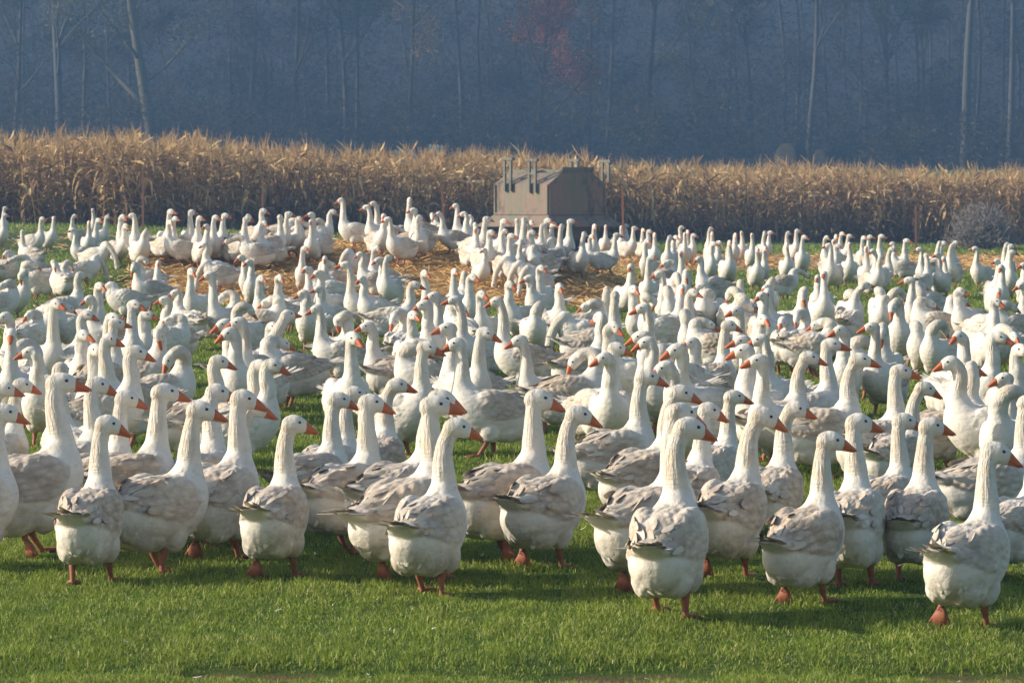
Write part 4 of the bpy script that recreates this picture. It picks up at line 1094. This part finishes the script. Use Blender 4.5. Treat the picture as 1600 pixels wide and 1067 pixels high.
G_ = []
prng = random.Random(21)
for i, (px, py, pose, hy, by, tone, fy, lg) in enumerate(BIRDS):
    by = by + prng.uniform(-8, 8) * (0.6 if i < 45 else 1)
    if i < 45 and 40 < by < 85: by = by + (90 - by) * .10
    mirror = 0
    if i >= 45:
        by += prng.uniform(-22, 22)
        if pose == 'T' and not fy:
            pose = prng.choice('TTTTNNM' if py > 400 else 'TTTTTTN')
        if pose == 'F' and prng.random() < .5: pose = 'M'
    rel = (hy - by + 180) % 360 - 180
    if pose in 'TUMNLFB':
        rel = max(-125, min(125, rel))
    elif pose in 'PQSGH':
        rel = 0; mirror = prng.random() < .5
    off = HEADS[pose]
    sc = prng.uniform(.95, 1.05)
    lean = None
    if i < 45 and pose in 'TUN':
        lean = (prng.uniform(-.025, .04), prng.uniform(-.02, .02), prng.uniform(-.16, .10))
        off = off + Vector((lean[0], lean[1], 0))
    if pose in 'TUMNLFB':
        o = Vector(rz(off, R(rel)))
    else:
        o = Vector((off[0], -off[1] if mirror else off[1], off[2]))
    cb, sb = math.cos(R(by)), math.sin(R(by))
    wo_ = np.array([o.x * cb - o.y * sb, o.x * sb + o.y * cb])
    if fy:
        d = hit_height(px, fy, 0.0)
        y = d[1]
        dr = pix_ray(px, py); dr = dr / dr[1]
        for _ in range(4):
            hyy = y + wo_[1] * sc
            hx, hz = dr[0] * hyy, CAM_H + dr[2] * hyy
            x = hx - wo_[0] * sc
            sc = float(np.clip((hz - float(ground(x, y))) / o.z, .86, 1.18))
    else:
        p = hit_height(px, py, o.z * sc)
        x, y = p[0] - wo_[0] * sc, p[1] - wo_[1] * sc
    G_.append(dict(px=px, py=py, pose=pose, rel=rel, by=by, mirror=mirror, sc=sc, x=x, y=y, wo=wo_, tone=tone, fixed=bool(fy) and i < 45, near=i < 45, lg=lg, i=i, oz=o.z, lean=lean))
# keep neighbours from standing inside one another, moving them mostly along the line of sight
pos = np.array([[g['x'], g['y']] for g in G_]); fixed = np.array([g['fixed'] for g in G_])
home = pos.copy()
fw = np.array([[math.cos(R(g['by'])), math.sin(R(g['by']))] for g in G_])
for it in range(60):
    D = pos[None] - pos[:, None]
    dist = np.hypot(D[..., 0], D[..., 1]) + 1e-6
    al = np.abs((D * fw[:, None]).sum(-1)) / dist; al2 = np.abs((D * fw[None]).sum(-1)) / dist
    need = .36 + .13 * (al ** 2 + al2 ** 2) / 1.0
    ov = np.clip(need - dist, 0, None); np.fill_diagonal(ov, 0)
    sgn = np.where(np.abs(D[..., 1]) < .03, np.where(np.arange(len(G_))[:, None] < np.arange(len(G_))[None], 1, -1), np.sign(D[..., 1]))
    push_y = -(ov * sgn * .55).sum(1); push_x = -(ov * D[..., 0] / dist * .30).sum(1)
    k = np.where(fixed, .25, 1.0)
    pos[:, 1] += np.clip(push_y, -.2, .2) * k; pos[:, 0] += np.clip(push_x, -.1, .1) * k * .5
    pos += (home - pos) * .04
for g, (x, y), h in zip(G_, pos, home):
    dr = pix_ray(g['px'], g['py'])
    hx = dr[0] / dr[1] * (y + g['wo'][1] * g['sc'])
    g['x'] = .7 * (hx - g['wo'][0] * g['sc']) + .3 * x; g['y'] = y

def size_px(g): return F * .85 / g['y']
cache = {}
def get_mesh(g):
    i = g['i']
    if g['near']:
        lg = WALKS[g['lg'] if g['lg'] is not None else 3]
        return build_goose(g['pose'], R(g['rel']), False, lg, True, i, g['lean'])
    q = 25 if size_px(g) > 95 else 40
    rel = round(g['rel'] / q) * q if g['pose'] in 'TUMNLFB' else 0
    hi = size_px(g) > 95
    var = (i % 2) if hi or g['pose'] == 'T' and abs(rel) < 60 else 0
    key = (g['pose'], rel, bool(g['mirror']), hi, var)
    if key not in cache:
        cache[key] = build_goose(g['pose'], R(rel), g['mirror'], WALKS[(3, 2)[var]], hi, 100 + len(cache))
    return cache[key]

# what tells one bird from the next, put into words
def word_dir(a):
    a = a % 360
    return ('facing right', 'facing away', 'facing left', 'facing the camera')[int(((a + 45) % 360) // 90)]
ORD = ['first', 'second', 'third', 'fourth', 'fifth', 'sixth', 'seventh', 'eighth', 'ninth', 'tenth', 'eleventh', 'twelfth']
def describe(g):
    pose = g['pose']
    hd = word_dir(g['by'] + g['rel'])
    if pose in 'TUN':
        bd = word_dir(g['by'])
        if bd == 'facing away' and hd != bd: return 'goose from behind looking ' + hd.split()[-1].replace('camera', 'back')
        if pose == 'U': return 'long-necked goose ' + hd
        if pose == 'N': return 'short-necked goose ' + hd
        return 'upright goose ' + hd
    return {'B': 'goose looking down at its breast', 'P': 'goose preening its shoulder', 'Q': 'goose preening its back', 'G': 'goose with neck bent down',
            'H': 'goose stretching its neck low', 'S': 'goose with head tucked in', 'F': 'goose reaching its neck forward', 'M': 'goose with curved neck', 'L': 'goose with short drawn-in neck'}[pose]
def zone(g):
    y, px, py = g['y'], g['px'], g['py']
    u = g['x'] / y * F + CX
    if y < 18.2: return 'in the front rank on open grass'
    if y < 22.5: return 'just behind the front rank'
    if -7.5 < g['x'] < 0.8 and 60 < y < 78: return 'on the straw mound'
    side = 'at left' if px < 400 else 'left of centre' if px < 800 else 'right of centre' if px < 1200 else 'at right'
    if py < 372 and 760 < px < 950: return 'under the rusty feeder'
    if y > 62: return 'in farthest rank ' + side
    if y > 46: return 'near back of flock ' + side
    if y > 33: return 'deep in flock ' + side
    return 'mid-flock ' + side
buckets = {}
for g in G_:
    if g['tone'] is None: g['tone'] = prng.choice([.2, .4, .55, .65, .8])
    col_ = 'brown-winged' if g['tone'] >= .8 else 'tan-winged' if g['tone'] >= .6 else 'off-white' if g['tone'] >= .35 else 'white'
    g['desc'] = col_ + ' ' + describe(g); g['zone'] = zone(g)
    buckets.setdefault((g['desc'], g['zone']), []).append(g)
for (dsc, zn), gs in buckets.items():
    gs.sort(key=lambda g: g['px'])
    for k, g in enumerate(gs):
        g['label'] = f'{dsc} {zn}' + ('' if len(gs) == 1 else f', {ORD[min(k, 11)]} from left')
protos_done = {}
for g in G_:
    me = get_mesh(g)
    o = link('goose', me, g['label'], 'goose', group='flock of farm geese on the meadow')
    o.location = (g['x'], g['y'], float(ground(g['x'], g['y'])) - (.004 if g['y'] < 40 else .0))
    o.rotation_euler = (R(prng.uniform(-3.5, 3.5)), R(prng.uniform(-4, 3)), R(g['by']))
    o.scale = (g['sc'],) * 3
    o.color = (g['tone'], prng.uniform(.35, 1.0), prng.uniform(.25, 1.0), 1)
print([g['label'] for g in G_ if len(g['label'].split()) > 16])
print('geese', len(G_), 'meshes', len(cache), 'labels', len({g['label'] for g in G_}), 'maxlen', max(len(g['label'].split()) for g in G_))

# ------------------------------------------------------------------ air
HAZE_D = 0.00092
g = Geo(); g.box((0, 200, 18), (840, 780, 50))
# top at 43 m, bottom below the lowest ground
t = NT('haze'); pv = t.n('VolumePrincipled')
pv.inputs['Color'].default_value = (.26, .50, .90, 1); pv.inputs['Density'].default_value = HAZE_D; pv.inputs['Anisotropy'].default_value = 0.1
ou = t.n('OutputMaterial'); t.t.links.new(pv.outputs[0], ou.inputs[1])
link('haze', g.mesh('haze', (t.m,), False), 'thin blue haze lying over the field and the forest', 'haze', 'stuff')
